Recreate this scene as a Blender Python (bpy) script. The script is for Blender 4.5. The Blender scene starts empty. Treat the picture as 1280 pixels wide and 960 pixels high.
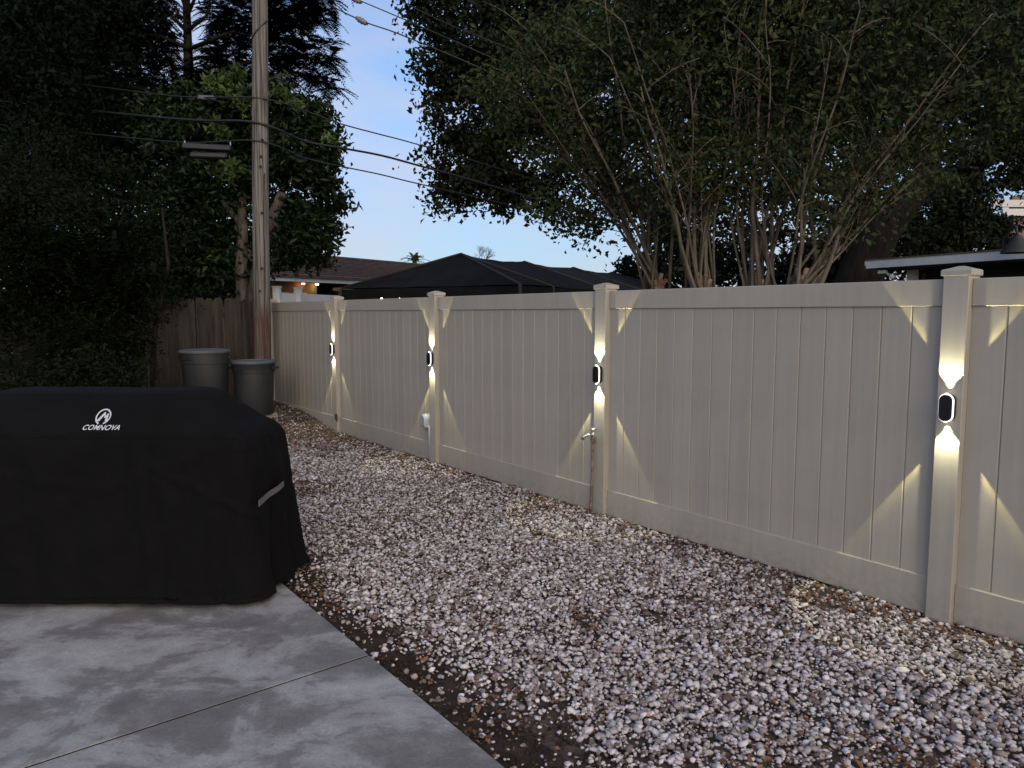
import bpy, bmesh, math, random
import numpy as np
from mathutils import Vector, Matrix, noise
from mathutils.bvhtree import BVHTree

random.seed(7)
RNG = np.random.default_rng(7)
R = math.radians
SC = bpy.context.scene
COL = SC.collection

# ------------------------------------------------------------------ camera
PITCH = R(5.45)
CAM_H = 1.65
F_PX = 923.0
cam_d = bpy.data.cameras.new('camera')
cam_d.sensor_width = 36.0
cam_d.lens = F_PX / 1280.0 * 36.0
cam_d.clip_start = 0.05
cam_d.clip_end = 2000.0
cam = bpy.data.objects.new('camera', cam_d)
COL.objects.link(cam)
cam.location = (0, 0, CAM_H)
cam.rotation_euler = (R(90) - PITCH, 0, 0)
SC.camera = cam

# ------------------------------------------------------------------ light and exposure
SUN_EL, SUN_ROT = R(9), R(158)          # low sun behind the camera to the right, veiled by dusk cloud
world = bpy.data.worlds.new('World')
SC.world = world
world.use_nodes = True
wn, wl = world.node_tree.nodes, world.node_tree.links
wn.clear()
w_out = wn.new('ShaderNodeOutputWorld')
w_bg = wn.new('ShaderNodeBackground')
w_sky = wn.new('ShaderNodeTexSky')
w_sky.sky_type = 'NISHITA'
w_sky.sun_disc = False
w_sky.sun_elevation = SUN_EL
w_sky.sun_rotation = SUN_ROT
w_sky.air_density = 1.0
w_sky.dust_density = 0.2
w_sky.ozone_density = 4.0
w_bg.inputs['Strength'].default_value = 0.125
tc = wn.new('ShaderNodeTexCoord')
mp = wn.new('ShaderNodeMapping'); mp.inputs['Scale'].default_value = (1.0, 1.0, 3.2)
nz = wn.new('ShaderNodeTexNoise'); nz.inputs['Scale'].default_value = 2.6; nz.inputs['Detail'].default_value = 6.0
nz.inputs['Roughness'].default_value = 0.55
cr = wn.new('ShaderNodeValToRGB')
cr.color_ramp.elements[0].position = 0.38; cr.color_ramp.elements[0].color = (0, 0, 0, 1)
cr.color_ramp.elements[1].position = 0.66; cr.color_ramp.elements[1].color = (0.75, 0.75, 0.75, 1)
mx = wn.new('ShaderNodeMix'); mx.data_type = 'RGBA'
CLOUD = mx
wl.new(tc.outputs['Generated'], mp.inputs['Vector'])
wl.new(mp.outputs['Vector'], nz.inputs['Vector'])
wl.new(nz.outputs['Fac'], cr.inputs['Fac'])
# a thicker veil of dusk cloud low down, all the way round
sx = wn.new('ShaderNodeSeparateXYZ'); wl.new(tc.outputs['Generated'], sx.inputs['Vector'])
mr = wn.new('ShaderNodeMapRange'); mr.interpolation_type = 'SMOOTHSTEP'
mr.inputs['From Min'].default_value = -0.02; mr.inputs['From Max'].default_value = 0.34
mr.inputs['To Min'].default_value = 0.72; mr.inputs['To Max'].default_value = 0.42
wl.new(sx.outputs['Z'], mr.inputs['Value'])
mv = wn.new('ShaderNodeMix'); mv.data_type = 'RGBA'
wl.new(mr.outputs['Result'], mv.inputs['Factor'])
wl.new(w_sky.outputs['Color'], mv.inputs['A'])
mv.inputs['B'].default_value = (1.42, 1.53, 2.20, 1)    # veil, in the sky texture's own units
wl.new(cr.outputs['Color'], mx.inputs['Factor'])
wl.new(mv.outputs['Result'], mx.inputs['A'])
mx.inputs['B'].default_value = (2.35, 2.3, 2.65, 1)    # thin lavender dusk cloud
wl.new(mx.outputs['Result'], w_bg.inputs['Color'])
wl.new(w_bg.outputs['Background'], w_out.inputs['Surface'])

sun_d = bpy.data.lights.new('sun', 'SUN')
sun_d.energy = 1.55
sun_d.angle = R(80)
sun_d.color = (1.0, 0.78, 0.52)
sun = bpy.data.objects.new('sun', sun_d)
COL.objects.link(sun)
sun.location = (0, 0, 30)
_sd = Vector((math.sin(SUN_ROT) * math.cos(SUN_EL), math.cos(SUN_ROT) * math.cos(SUN_EL), math.sin(SUN_EL)))
sun.rotation_euler = _sd.to_track_quat('Z', 'Y').to_euler()

SC.view_settings.view_transform = 'Standard'
SC.view_settings.look = 'None'
SC.view_settings.gamma = 1.0
SC.view_settings.use_curve_mapping = False
SC.view_settings.exposure = 1.2

# ------------------------------------------------------------------ the fence frame and survey helpers
E = Vector((-0.6, 0.8, 0.0))      # along the vinyl fence, away from the camera
N = Vector((0.8, 0.6, 0.0))       # across the gravel, towards the fence
FENCE_O = 4.14                    # post fronts stand at this offset along N
PATIO_O = 1.51


def F(s, o, z=0.0):
    return Vector((E.x * s + N.x * o, E.y * s + N.y * o, z))


def at(u, v, depth):
    """survey: the world point seen at picture place (u, v) at the forward distance depth"""
    a = (u - 640.0) / F_PX; b = (480.0 - v) / F_PX
    y = math.cos(PITCH) + b * math.sin(PITCH)
    z = -math.sin(PITCH) + b * math.cos(PITCH)
    return Vector((a / y * depth, depth, CAM_H + z / y * depth))


def sstep(a, b, x):
    t = min(1.0, max(0.0, (x - a) / (b - a)))
    return t * t * (3 - 2 * t)


def terrain(x, y):
    s = E.x * x + E.y * y
    o = N.x * x + N.y * y
    h = 0.19 * sstep(9.3, 11.3, s) * (1 - sstep(FENCE_O + 0.1, FENCE_O + 2.5, o) * 0.6)
    d = o - PATIO_O
    if s < 7.2 and d > -0.3:
        h -= 0.045 * (1 - sstep(0.05, 0.6, d)) * (1 - sstep(6.4, 7.2, s))
    if d <= -0.05 and s < 6.6:
        h -= 0.06
    return h - 0.012


# ------------------------------------------------------------------ materials
def mat(name, col, rough=0.6, metal=0.0, var=None, scale=8.0, detail=4.0, bump=0.0, bump_scale=None,
        island=None, transl=0.0, spec=0.5, sheen=0.0, stretch=(1, 1, 1), lo=0.35, hi=0.65, emit=None, estr=0.0):
    m = bpy.data.materials.new(name)
    m.use_nodes = True
    nt = m.node_tree; n = nt.nodes; l = nt.links
    bs = n['Principled BSDF']; out = n['Material Output']
    bs.inputs['Base Color'].default_value = (*col, 1)
    bs.inputs['Roughness'].default_value = rough
    bs.inputs['Metallic'].default_value = metal
    bs.inputs['Specular IOR Level'].default_value = spec
    if sheen:
        bs.inputs['Sheen Weight'].default_value = sheen
    src = None
    t = None
    if var is not None or bump:
        t = n.new('ShaderNodeTexCoord')
        mpn = n.new('ShaderNodeMapping'); mpn.inputs['Scale'].default_value = stretch
        l.new(t.outputs['Object'], mpn.inputs['Vector'])
    if var is not None:
        ns = n.new('ShaderNodeTexNoise'); ns.inputs['Scale'].default_value = scale
        ns.inputs['Detail'].default_value = detail; ns.inputs['Roughness'].default_value = 0.6
        l.new(mpn.outputs['Vector'], ns.inputs['Vector'])
        rp = n.new('ShaderNodeValToRGB')
        rp.color_ramp.elements[0].position = lo; rp.color_ramp.elements[0].color = (*col, 1)
        rp.color_ramp.elements[1].position = hi; rp.color_ramp.elements[1].color = (*var, 1)
        l.new(ns.outputs['Fac'], rp.inputs['Fac'])
        src = rp.outputs['Color']
    if island is not None:
        g = n.new('ShaderNodeNewGeometry')
        ri = n.new('ShaderNodeValToRGB')
        els = ri.color_ramp.elements
        ri.color_ramp.interpolation = 'LINEAR'
        k = len(island)
        els[0].position = 0.0; els[0].color = (*island[0], 1)
        els[1].position = 1.0; els[1].color = (*island[-1], 1)
        for i in range(1, k - 1):
            e_ = els.new(i / (k - 1)); e_.color = (*island[i], 1)
        l.new(g.outputs['Random Per Island'], ri.inputs['Fac'])
        if src is None:
            src = ri.outputs['Color']
        else:
            mm = n.new('ShaderNodeMix'); mm.data_type = 'RGBA'; mm.blend_type = 'MULTIPLY'
            mm.inputs['Factor'].default_value = 1.0
            l.new(ri.outputs['Color'], mm.inputs['A']); l.new(src, mm.inputs['B'])
            src = mm.outputs['Result']
    if src is not None:
        l.new(src, bs.inputs['Base Color'])
    if bump:
        nb = n.new('ShaderNodeTexNoise'); nb.inputs['Scale'].default_value = bump_scale or scale * 6
        nb.inputs['Detail'].default_value = 6.0; nb.inputs['Roughness'].default_value = 0.6
        l.new(mpn.outputs['Vector'], nb.inputs['Vector'])
        bp = n.new('ShaderNodeBump'); bp.inputs['Strength'].default_value = 1.0
        bp.inputs['Distance'].default_value = bump
        l.new(nb.outputs['Fac'], bp.inputs['Height'])
        l.new(bp.outputs['Normal'], bs.inputs['Normal'])
    if emit:
        bs.inputs['Emission Color'].default_value = (*emit, 1)
        bs.inputs['Emission Strength'].default_value = estr
    if transl:
        tr = n.new('ShaderNodeBsdfTranslucent')
        ms = n.new('ShaderNodeMixShader'); ms.inputs['Fac'].default_value = transl
        if src is not None:
            l.new(src, tr.inputs['Color'])
        else:
            tr.inputs['Color'].default_value = (*col, 1)
        l.new(bs.outputs['BSDF'], ms.inputs[1]); l.new(tr.outputs['BSDF'], ms.inputs[2])
        l.new(ms.outputs['Shader'], out.inputs['Surface'])
    return m


M = {}
M['vinyl'] = mat('beige_vinyl', (0.360, 0.339, 0.293), 0.42, var=(0.393, 0.372, 0.323), scale=2.2, detail=7, bump=0.0006, bump_scale=60)
def vinyl_dirt():
    m = M['vinyl']; n = m.node_tree.nodes; l = m.node_tree.links; bs = n['Principled BSDF']
    src = bs.inputs['Base Color'].links[0].from_socket
    g = n.new('ShaderNodeNewGeometry')
    mp_ = n.new('ShaderNodeMapping'); mp_.inputs['Scale'].default_value = (17, 17, 0.7); l.new(g.outputs['Position'], mp_.inputs['Vector'])
    c = n.new('ShaderNodeTexNoise'); c.inputs['Scale'].default_value = 1.3; c.inputs['Detail'].default_value = 6; l.new(mp_.outputs['Vector'], c.inputs['Vector'])
    r1 = n.new('ShaderNodeMapRange'); r1.inputs['From Min'].default_value = 0.3; r1.inputs['From Max'].default_value = 0.7
    r1.inputs['To Min'].default_value = 0.94; r1.inputs['To Max'].default_value = 1.03; l.new(c.outputs['Fac'], r1.inputs['Value'])
    oi = n.new('ShaderNodeObjectInfo')
    r0 = n.new('ShaderNodeMapRange'); r0.inputs['To Min'].default_value = 0.955; r0.inputs['To Max'].default_value = 1.03; l.new(oi.outputs['Random'], r0.inputs['Value'])
    mu = n.new('ShaderNodeMath'); mu.operation = 'MULTIPLY'; l.new(r1.outputs['Result'], mu.inputs[0]); l.new(r0.outputs['Result'], mu.inputs[1])
    mm = n.new('ShaderNodeMix'); mm.data_type = 'RGBA'; mm.blend_type = 'MULTIPLY'; mm.inputs['Factor'].default_value = 1
    l.new(src, mm.inputs['A']); l.new(mu.outputs['Value'], mm.inputs['B'])
    # rain-splashed soil at the foot, thinning out upwards
    sp = n.new('ShaderNodeSeparateXYZ'); l.new(g.outputs['Position'], sp.inputs['Vector'])
    d = n.new('ShaderNodeTexNoise'); d.inputs['Scale'].default_value = 24; d.inputs['Detail'].default_value = 7; l.new(g.outputs['Position'], d.inputs['Vector'])
    r2 = n.new('ShaderNodeMapRange'); r2.inputs['From Min'].default_value = 0.26; r2.inputs['From Max'].default_value = 0.0
    r2.inputs['To Min'].default_value = -0.15; r2.inputs['To Max'].default_value = 0.30; l.new(sp.outputs['Z'], r2.inputs['Value'])
    r3 = n.new('ShaderNodeMapRange'); r3.inputs['From Min'].default_value = 0.40; r3.inputs['From Max'].default_value = 0.68; l.new(d.outputs['Fac'], r3.inputs['Value'])
    ad = n.new('ShaderNodeMath'); ad.operation = 'MULTIPLY'; ad.use_clamp = True; l.new(r2.outputs['Result'], ad.inputs[0]); l.new(r3.outputs['Result'], ad.inputs[1])
    m3 = n.new('ShaderNodeMix'); m3.data_type = 'RGBA'; l.new(ad.outputs['Value'], m3.inputs['Factor'])
    l.new(mm.outputs['Result'], m3.inputs['A']); m3.inputs['B'].default_value = (0.10, 0.075, 0.05, 1)
    l.new(m3.outputs['Result'], bs.inputs['Base Color'])


vinyl_dirt()
M['vinyl_white'] = mat('white_vinyl', (0.66, 0.70, 0.76), 0.5)
M['filler'] = mat('black_joint_filler', (0.012, 0.011, 0.010), 0.95, spec=0.1)
M['soil'] = mat('dark_soil', (0.022, 0.017, 0.014), 0.95, var=(0.055, 0.040, 0.030), scale=9, detail=8, bump=0.012, bump_scale=45, spec=0.2)
M['fines'] = mat('gravel_fines', (0.045, 0.034, 0.027), 0.95, var=(0.12, 0.10, 0.085), scale=14, detail=10, bump=0.008, bump_scale=70, spec=0.2)
M['grass'] = mat('yard_ground', (0.030, 0.040, 0.018), 0.95, var=(0.055, 0.060, 0.03), scale=3, detail=8, bump=0.02, bump_scale=30, spec=0.2)
M['stone'] = mat('gravel_stone', (1, 1, 1), 0.75, island=[(0.4514, 0.4219, 0.428), (0.6166, 0.6034, 0.6237), (0.1415, 0.1113, 0.0989), (0.5455, 0.5067, 0.5009), (0.7117, 0.7, 0.7331), (0.2157, 0.1872, 0.1649), (0.5925, 0.555, 0.575), (0.0988, 0.0552, 0.0456), (0.4974, 0.4585, 0.4766), (0.6521, 0.627, 0.648), (0.2489, 0.2128, 0.1814), (0.0741, 0.0512, 0.0417), (0.5225, 0.4821, 0.5009)], spec=0.3)
M['litter'] = mat('leaf_litter', (0.1, 0.06, 0.04), 0.8, island=[(0.135, 0.0607, 0.0338), (0.0675, 0.0405, 0.027), (0.216, 0.1148, 0.054), (0.0945, 0.0473, 0.0405), (0.297, 0.1755, 0.0945)], spec=0.2)
M['bark'] = mat('grey_bark', (0.055, 0.047, 0.040), 0.9, var=(0.12, 0.108, 0.094), scale=14, bump=0.01, bump_scale=30, stretch=(1, 1, 0.2), spec=0.2)
M['stem'] = mat('pale_stem_bark', (0.060, 0.050, 0.038), 0.8, var=(0.15, 0.128, 0.10), scale=9, bump=0.003, bump_scale=30, stretch=(1, 1, 0.25), spec=0.25)
M['stump'] = mat('orange_brown_bark', (0.17, 0.085, 0.045), 0.85, var=(0.29, 0.23, 0.18), scale=9, bump=0.012, bump_scale=25, spec=0.2)
M['bark_dark'] = mat('dark_bark', (0.010, 0.0085, 0.007), 0.9, var=(0.024, 0.020, 0.016), scale=9, bump=0.02, bump_scale=14, stretch=(1, 1, 0.25), spec=0.2)
M['pole'] = mat('weathered_pole_wood', (0.10, 0.095, 0.088), 0.85, var=(0.225, 0.217, 0.204), scale=9, detail=9, bump=0.006, bump_scale=22, stretch=(3.2, 3.2, 0.13), spec=0.2)
M['wood'] = mat('weathered_picket_wood', (0.022, 0.0195, 0.017), 0.9, var=(0.056, 0.050, 0.043), scale=5, detail=8, bump=0.004, bump_scale=18, stretch=(2.6, 2.6, 0.25), spec=0.2)
M['cloth'] = mat('black_cover_cloth', (0.0021, 0.0021, 0.0025), 0.85, var=(0.0036, 0.0036, 0.0042), scale=3, detail=8, bump=0.0008, bump_scale=420, spec=0.14)
M['logo'] = mat('pale_print', (0.52, 0.55, 0.60), 0.6)
M['strap'] = mat('grey_reflective_strap', (0.11, 0.11, 0.115), 0.5)
M['can'] = mat('grey_plastic', (0.012, 0.014, 0.018), 0.6, var=(0.021, 0.024, 0.029), scale=4, detail=8, bump=0.0008, bump_scale=70)
M['can_dark'] = mat('dark_plastic', (0.012, 0.013, 0.016), 0.5)
M['lid'] = mat('pale_lid_plastic', (0.06, 0.072, 0.088), 0.55, var=(0.10, 0.115, 0.135), scale=6)
M['paver'] = mat('pale_concrete_block', (0.30, 0.28, 0.27), 0.9, var=(0.4, 0.38, 0.36), scale=12)
M['lamp_black'] = mat('black_lamp_metal', (0.008, 0.008, 0.009), 0.28, spec=0.5)
M['lamp_white'] = mat('lit_white_diffuser', (0.8, 0.8, 0.78), 0.4, emit=(1.0, 0.97, 0.88), estr=0.9)
M['lens'] = mat('lit_lamp_lens', (0.9, 0.9, 0.85), 0.3, emit=(1.0, 0.95, 0.8), estr=12.0)
M['wire'] = mat('black_cable', (0.012, 0.012, 0.013), 0.5)
M['galv'] = mat('galvanised_metal', (0.35, 0.37, 0.40), 0.4, metal=0.7)
M['chrome'] = mat('worn_chrome', (0.5, 0.5, 0.52), 0.22, metal=0.9)
M['pipe'] = mat('rusty_pipe', (0.09, 0.055, 0.042), 0.7, var=(0.24, 0.19, 0.16), scale=22)
M['box_grey'] = mat('grey_box_plastic', (0.30, 0.34, 0.37), 0.5)
M['splice'] = mat('black_splice_case', (0.016, 0.016, 0.022), 0.45)
M['white_paint'] = mat('white_trim_paint', (0.62, 0.64, 0.66), 0.5)
M['fascia'] = mat('blue_white_fascia', (0.46, 0.52, 0.58), 0.5, var=(0.55, 0.6, 0.65), scale=5)
M['shade_cloth'] = mat('black_shade_cloth', (0.005, 0.0055, 0.007), 0.9, var=(0.011, 0.012, 0.014), scale=2.0, detail=7, bump=0.004, bump_scale=9, spec=0.12)
M['frame_dark'] = mat('dark_metal_frame', (0.024, 0.021, 0.019), 0.85)
M['stucco'] = mat('tan_stucco', (0.16, 0.13, 0.11), 0.9, var=(0.2, 0.165, 0.14), scale=8)
M['wall_dark'] = mat('dark_brown_siding', (0.018, 0.014, 0.013), 0.8)
M['glass'] = mat('dark_glass', (0.01, 0.012, 0.015), 0.08)
M['bulb_orange'] = mat('orange_bulb', (1, 0.3, 0.1), 0.4, emit=(1.0, 0.36, 0.12), estr=5)
M['bulb_yellow'] = mat('amber_bulb', (1, 0.7, 0.3), 0.4, emit=(1.0, 0.66, 0.25), estr=6)
M['bulb_white'] = mat('white_bulb', (1, 1, 1), 0.4, emit=(0.9, 0.93, 1.0), estr=4)
M['palm'] = mat('palm_frond', (0.05, 0.085, 0.03), 0.6, island=[(0.05, 0.085, 0.03), (0.09, 0.13, 0.05)], transl=0.3)
M['insulator'] = mat('grey_insulator', (0.16, 0.155, 0.15), 0.4)


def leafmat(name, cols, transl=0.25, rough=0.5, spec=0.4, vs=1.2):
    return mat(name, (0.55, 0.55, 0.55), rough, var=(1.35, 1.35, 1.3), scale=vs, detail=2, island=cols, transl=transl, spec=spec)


M['leaf_oak'] = leafmat('oak_leaf', [(0.0076, 0.0127, 0.0064), (0.0127, 0.0204, 0.0089), (0.0191, 0.0255, 0.0115), (0.0095, 0.0153, 0.0089)], 0.10, 0.7, 0.15)
M['leaf_crape'] = leafmat('crape_myrtle_leaf', [(0.0278, 0.0463, 0.0164), (0.0451, 0.0631, 0.0206), (0.0382, 0.0378, 0.0181), (0.0243, 0.0504, 0.0231), (0.0659, 0.0716, 0.0289)], 0.25, 0.65, 0.2)
M['leaf_magnolia'] = leafmat('glossy_broad_leaf', [(0.0069, 0.0175, 0.0055), (0.0134, 0.0291, 0.0083), (0.0096, 0.0218, 0.0068), (0.0229, 0.0436, 0.0115)], 0.15, 0.5, 0.3)
M['leaf_bright'] = leafmat('young_broad_leaf', [(0.06, 0.10, 0.03), (0.10, 0.15, 0.045)], 0.25, 0.5, 0.3)
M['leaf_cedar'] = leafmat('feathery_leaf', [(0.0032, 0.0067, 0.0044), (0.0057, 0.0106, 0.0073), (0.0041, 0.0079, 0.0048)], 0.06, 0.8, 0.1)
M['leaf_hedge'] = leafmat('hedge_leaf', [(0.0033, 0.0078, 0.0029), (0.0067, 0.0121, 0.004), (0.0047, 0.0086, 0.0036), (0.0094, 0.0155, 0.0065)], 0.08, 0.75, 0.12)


def concrete_material():
    m = bpy.data.materials.new('patio_concrete'); m.use_nodes = True
    n = m.node_tree.nodes; l = m.node_tree.links; bs = n['Principled BSDF']
    t = n.new('ShaderNodeTexCoord')
    mpn = n.new('ShaderNodeMapping'); mpn.inputs['Rotation'].default_value = (0, 0, R(15)); mpn.inputs['Scale'].default_value = (0.9, 1.15, 1)
    l.new(t.outputs['Object'], mpn.inputs['Vector'])
    a = n.new('ShaderNodeTexNoise'); a.inputs['Scale'].default_value = 1.9; a.inputs['Detail'].default_value = 13; a.inputs['Roughness'].default_value = 0.68
    a.inputs['Distortion'].default_value = 0.35
    l.new(mpn.outputs['Vector'], a.inputs['Vector'])
    ra = n.new('ShaderNodeValToRGB')
    e = ra.color_ramp.elements
    e[0].position = 0.41; e[0].color = (0.160, 0.160, 0.155, 1)
    e[1].position = 0.62; e[1].color = (0.38, 0.39, 0.38, 1)
    e1 = e.new(0.485); e1.color = (0.212, 0.212, 0.205, 1)
    e2 = e.new(0.52); e2.color = (0.30, 0.305, 0.30, 1)
    l.new(a.outputs['Fac'], ra.inputs['Fac'])
    b = n.new('ShaderNodeTexNoise'); b.inputs['Scale'].default_value = 70; b.inputs['Detail'].default_value = 6; b.inputs['Roughness'].default_value = 0.7
    l.new(t.outputs['Object'], b.inputs['Vector'])
    rb = n.new('ShaderNodeValToRGB'); rb.color_ramp.elements[0].position = 0.3; rb.color_ramp.elements[0].color = (0.75, 0.75, 0.75, 1)
    rb.color_ramp.elements[1].position = 0.7; rb.color_ramp.elements[1].color = (1.15, 1.15, 1.15, 1)
    l.new(b.outputs['Fac'], rb.inputs['Fac'])
    c = n.new('ShaderNodeTexNoise'); c.inputs['Scale'].default_value = 5; c.inputs['Detail'].default_value = 8; c.inputs['Roughness'].default_value = 0.7
    l.new(mpn.outputs['Vector'], c.inputs['Vector'])
    rc = n.new('ShaderNodeValToRGB'); rc.color_ramp.elements[0].position = 0.35; rc.color_ramp.elements[0].color = (0.82, 0.8, 0.8, 1)
    rc.color_ramp.elements[1].position = 0.65; rc.color_ramp.elements[1].color = (1.12, 1.12, 1.13, 1)
    l.new(c.outputs['Fac'], rc.inputs['Fac'])
    m1 = n.new('ShaderNodeMix'); m1.data_type = 'RGBA'; m1.blend_type = 'MULTIPLY'; m1.inputs['Factor'].default_value = 1
    m2 = n.new('ShaderNodeMix'); m2.data_type = 'RGBA'; m2.blend_type = 'MULTIPLY'; m2.inputs['Factor'].default_value = 1
    l.new(ra.outputs['Color'], m1.inputs['A']); l.new(rb.outputs['Color'], m1.inputs['B'])
    l.new(m1.outputs['Result'], m2.inputs['A']); l.new(rc.outputs['Color'], m2.inputs['B'])
    l.new(m2.outputs['Result'], bs.inputs['Base Color'])
    rr = n.new('ShaderNodeValToRGB'); rr.color_ramp.elements[0].color = (0.62, 0.62, 0.62, 1); rr.color_ramp.elements[1].color = (0.85, 0.85, 0.85, 1)
    l.new(a.outputs['Fac'], rr.inputs['Fac']); l.new(rr.outputs['Color'], bs.inputs['Roughness'])
    bp = n.new('ShaderNodeBump'); bp.inputs['Distance'].default_value = 0.0015; l.new(b.outputs['Fac'], bp.inputs['Height'])
    l.new(bp.outputs['Normal'], bs.inputs['Normal'])
    return m


M['concrete'] = concrete_material()


def shingle_material():
    m = mat('brown_shingles', (0.075, 0.052, 0.044), 0.95, var=(0.135, 0.098, 0.082), scale=3.5, detail=6, bump=0.01, bump_scale=25, spec=0.2, stretch=(1, 1, 3))
    return m


M['shingle'] = shingle_material()

def pole_stain():
    m = M['pole']; n = m.node_tree.nodes; l = m.node_tree.links; bs = n['Principled BSDF']
    src = bs.inputs['Base Color'].links[0].from_socket
    t = n.new('ShaderNodeTexCoord')
    # long dark drying cracks
    mp_ = n.new('ShaderNodeMapping'); mp_.inputs['Scale'].default_value = (26, 26, 0.55); l.new(t.outputs['Object'], mp_.inputs['Vector'])
    c = n.new('ShaderNodeTexNoise'); c.inputs['Scale'].default_value = 1.6; c.inputs['Detail'].default_value = 5; l.new(mp_.outputs['Vector'], c.inputs['Vector'])
    rc = n.new('ShaderNodeValToRGB'); rc.color_ramp.elements[0].position = 0.36; rc.color_ramp.elements[0].color = (0.35, 0.33, 0.31, 1)
    rc.color_ramp.elements[1].position = 0.50; rc.color_ramp.elements[1].color = (1, 1, 1, 1); l.new(c.outputs['Fac'], rc.inputs['Fac'])
    mm = n.new('ShaderNodeMix'); mm.data_type = 'RGBA'; mm.blend_type = 'MULTIPLY'; mm.inputs['Factor'].default_value = 1
    l.new(src, mm.inputs['A']); l.new(rc.outputs['Color'], mm.inputs['B'])
    # reddish weather-stripped wood low on the pole
    sp = n.new('ShaderNodeSeparateXYZ'); l.new(t.outputs['Object'], sp.inputs['Vector'])
    mr_ = n.new('ShaderNodeMapRange'); mr_.inputs['From Min'].default_value = 2.05; mr_.inputs['From Max'].default_value = 1.55
    l.new(sp.outputs['Z'], mr_.inputs['Value'])
    mul = n.new('ShaderNodeMath'); mul.operation = 'MULTIPLY'; l.new(mr_.outputs['Result'], mul.inputs[0])
    r2 = n.new('ShaderNodeValToRGB'); r2.color_ramp.elements[0].position = 0.42; r2.color_ramp.elements[1].position = 0.55
    l.new(c.outputs['Fac'], r2.inputs['Fac']); l.new(r2.outputs['Color'], mul.inputs[1])
    m3 = n.new('ShaderNodeMix'); m3.data_type = 'RGBA'; l.new(mul.outputs['Value'], m3.inputs['Factor'])
    l.new(mm.outputs['Result'], m3.inputs['A']); m3.inputs['B'].default_value = (0.085, 0.045, 0.034, 1)
    l.new(m3.outputs['Result'], bs.inputs['Base Color'])


pole_stain()

# ------------------------------------------------------------------ object helpers


class MB:
    """collects vertices and faces for one mesh object"""

    def __init__(self):
        self.v = []; self.f = []

    def add(self, vs, fs):
        b = len(self.v)
        self.v.extend([tuple(p) for p in vs])
        self.f.extend([tuple(i + b for i in q) for q in fs])
        return self

    def box(self, c, size, ax=(1, 0, 0), ay=(0, 1, 0), az=(0, 0, 1), ch=0.0):
        c = Vector(c); ax = Vector(ax); ay = Vector(ay); az = Vector(az)
        hx, hy, hz = size[0] / 2, size[1] / 2, size[2] / 2
        if ch <= 0:
            vs = [c + ax * x * hx + ay * y * hy + az * z * hz for z in (-1, 1) for y in (-1, 1) for x in (-1, 1)]
            return self.add(vs, [(0, 2, 3, 1), (4, 5, 7, 6), (0, 1, 5, 4), (2, 6, 7, 3), (0, 4, 6, 2), (1, 3, 7, 5)])
        bm = bmesh.new()
        bmesh.ops.create_cube(bm, size=1.0)
        for v in bm.verts:
            v.co = Vector((v.co.x * size[0], v.co.y * size[1], v.co.z * size[2]))
        bmesh.ops.bevel(bm, geom=bm.edges[:], offset=ch, segments=1, affect='EDGES')
        bm.verts.index_update()
        vs = [c + ax * v.co.x + ay * v.co.y + az * v.co.z for v in bm.verts]
        fs = [[v.index for v in q.verts] for q in bm.faces]
        bm.free()
        return self.add(vs, fs)

    def tube(self, pts, rad, n=8, cap=True):
        pts = [Vector(p) for p in pts]
        if not isinstance(rad, (list, tuple)):
            rad = [rad] * len(pts)
        vs = []; fs = []
        t0 = (pts[1] - pts[0]).normalized()
        ref = Vector((0, 0, 1)) if abs(t0.z) < 0.9 else Vector((1, 0, 0))
        a = t0.cross(ref).normalized()
        for i, p in enumerate(pts):
            if i == 0: t = pts[1] - pts[0]
            elif i == len(pts) - 1: t = pts[-1] - pts[-2]
            else: t = pts[i + 1] - pts[i - 1]
            t.normalize()
            a = (a - t * a.dot(t)).normalized()
            b = t.cross(a)
            for k in range(n):
                w = 2 * math.pi * k / n
                vs.append(p + (a * math.cos(w) + b * math.sin(w)) * rad[i])
        for i in range(len(pts) - 1):
            for k in range(n):
                k2 = (k + 1) % n
                fs.append((i * n + k, i * n + k2, (i + 1) * n + k2, (i + 1) * n + k))
        if cap:
            fs.append(tuple(range(n - 1, -1, -1)))
            m_ = (len(pts) - 1) * n
            fs.append(tuple(range(m_, m_ + n)))
        return self.add(vs, fs)

    def lathe(self, c, prof, n=40):
        """prof: list of (radius, z); closed at the ends when the radius is 0"""
        c = Vector(c)
        vs = []; fs = []
        for r, z in prof:
            for k in range(n):
                w = 2 * math.pi * k / n
                vs.append(c + Vector((math.cos(w) * max(r, 1e-4), math.sin(w) * max(r, 1e-4), z)))
        for i in range(len(prof) - 1):
            for k in range(n):
                k2 = (k + 1) % n
                fs.append((i * n + k, i * n + k2, (i + 1) * n + k2, (i + 1) * n + k))
        return self.add(vs, fs)

    def build(self, name, m, parent=None, smooth=False, label=None, kind=None, auto=None):
        me = bpy.data.meshes.new(name)
        me.from_pydata(self.v, [], self.f)
        me.materials.append(m)
        if smooth or auto is not None:
            me.polygons.foreach_set('use_smooth', [True] * len(me.polygons))
            if auto is not None:
                me.set_sharp_from_angle(angle=R(auto))
        me.update()
        return link(name, me, parent, label, kind)


def link(name, me, parent=None, label=None, kind=None):
    o = bpy.data.objects.new(name, me)
    COL.objects.link(o)
    if parent is not None:
        o.parent = parent
        # the parts are modelled in world metres; the thing's empty sits at its base
        o.matrix_parent_inverse = Matrix.Identity(4)
        pm = world_of(parent)
        o.matrix_basis = pm.inverted()
    if label: o['label'] = label
    if kind: o['kind'] = kind
    return o


def world_of(o):
    m = o.matrix_basis.copy()
    while o.parent is not None:
        o = o.parent
        m = o.matrix_basis @ m
    return m


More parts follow.
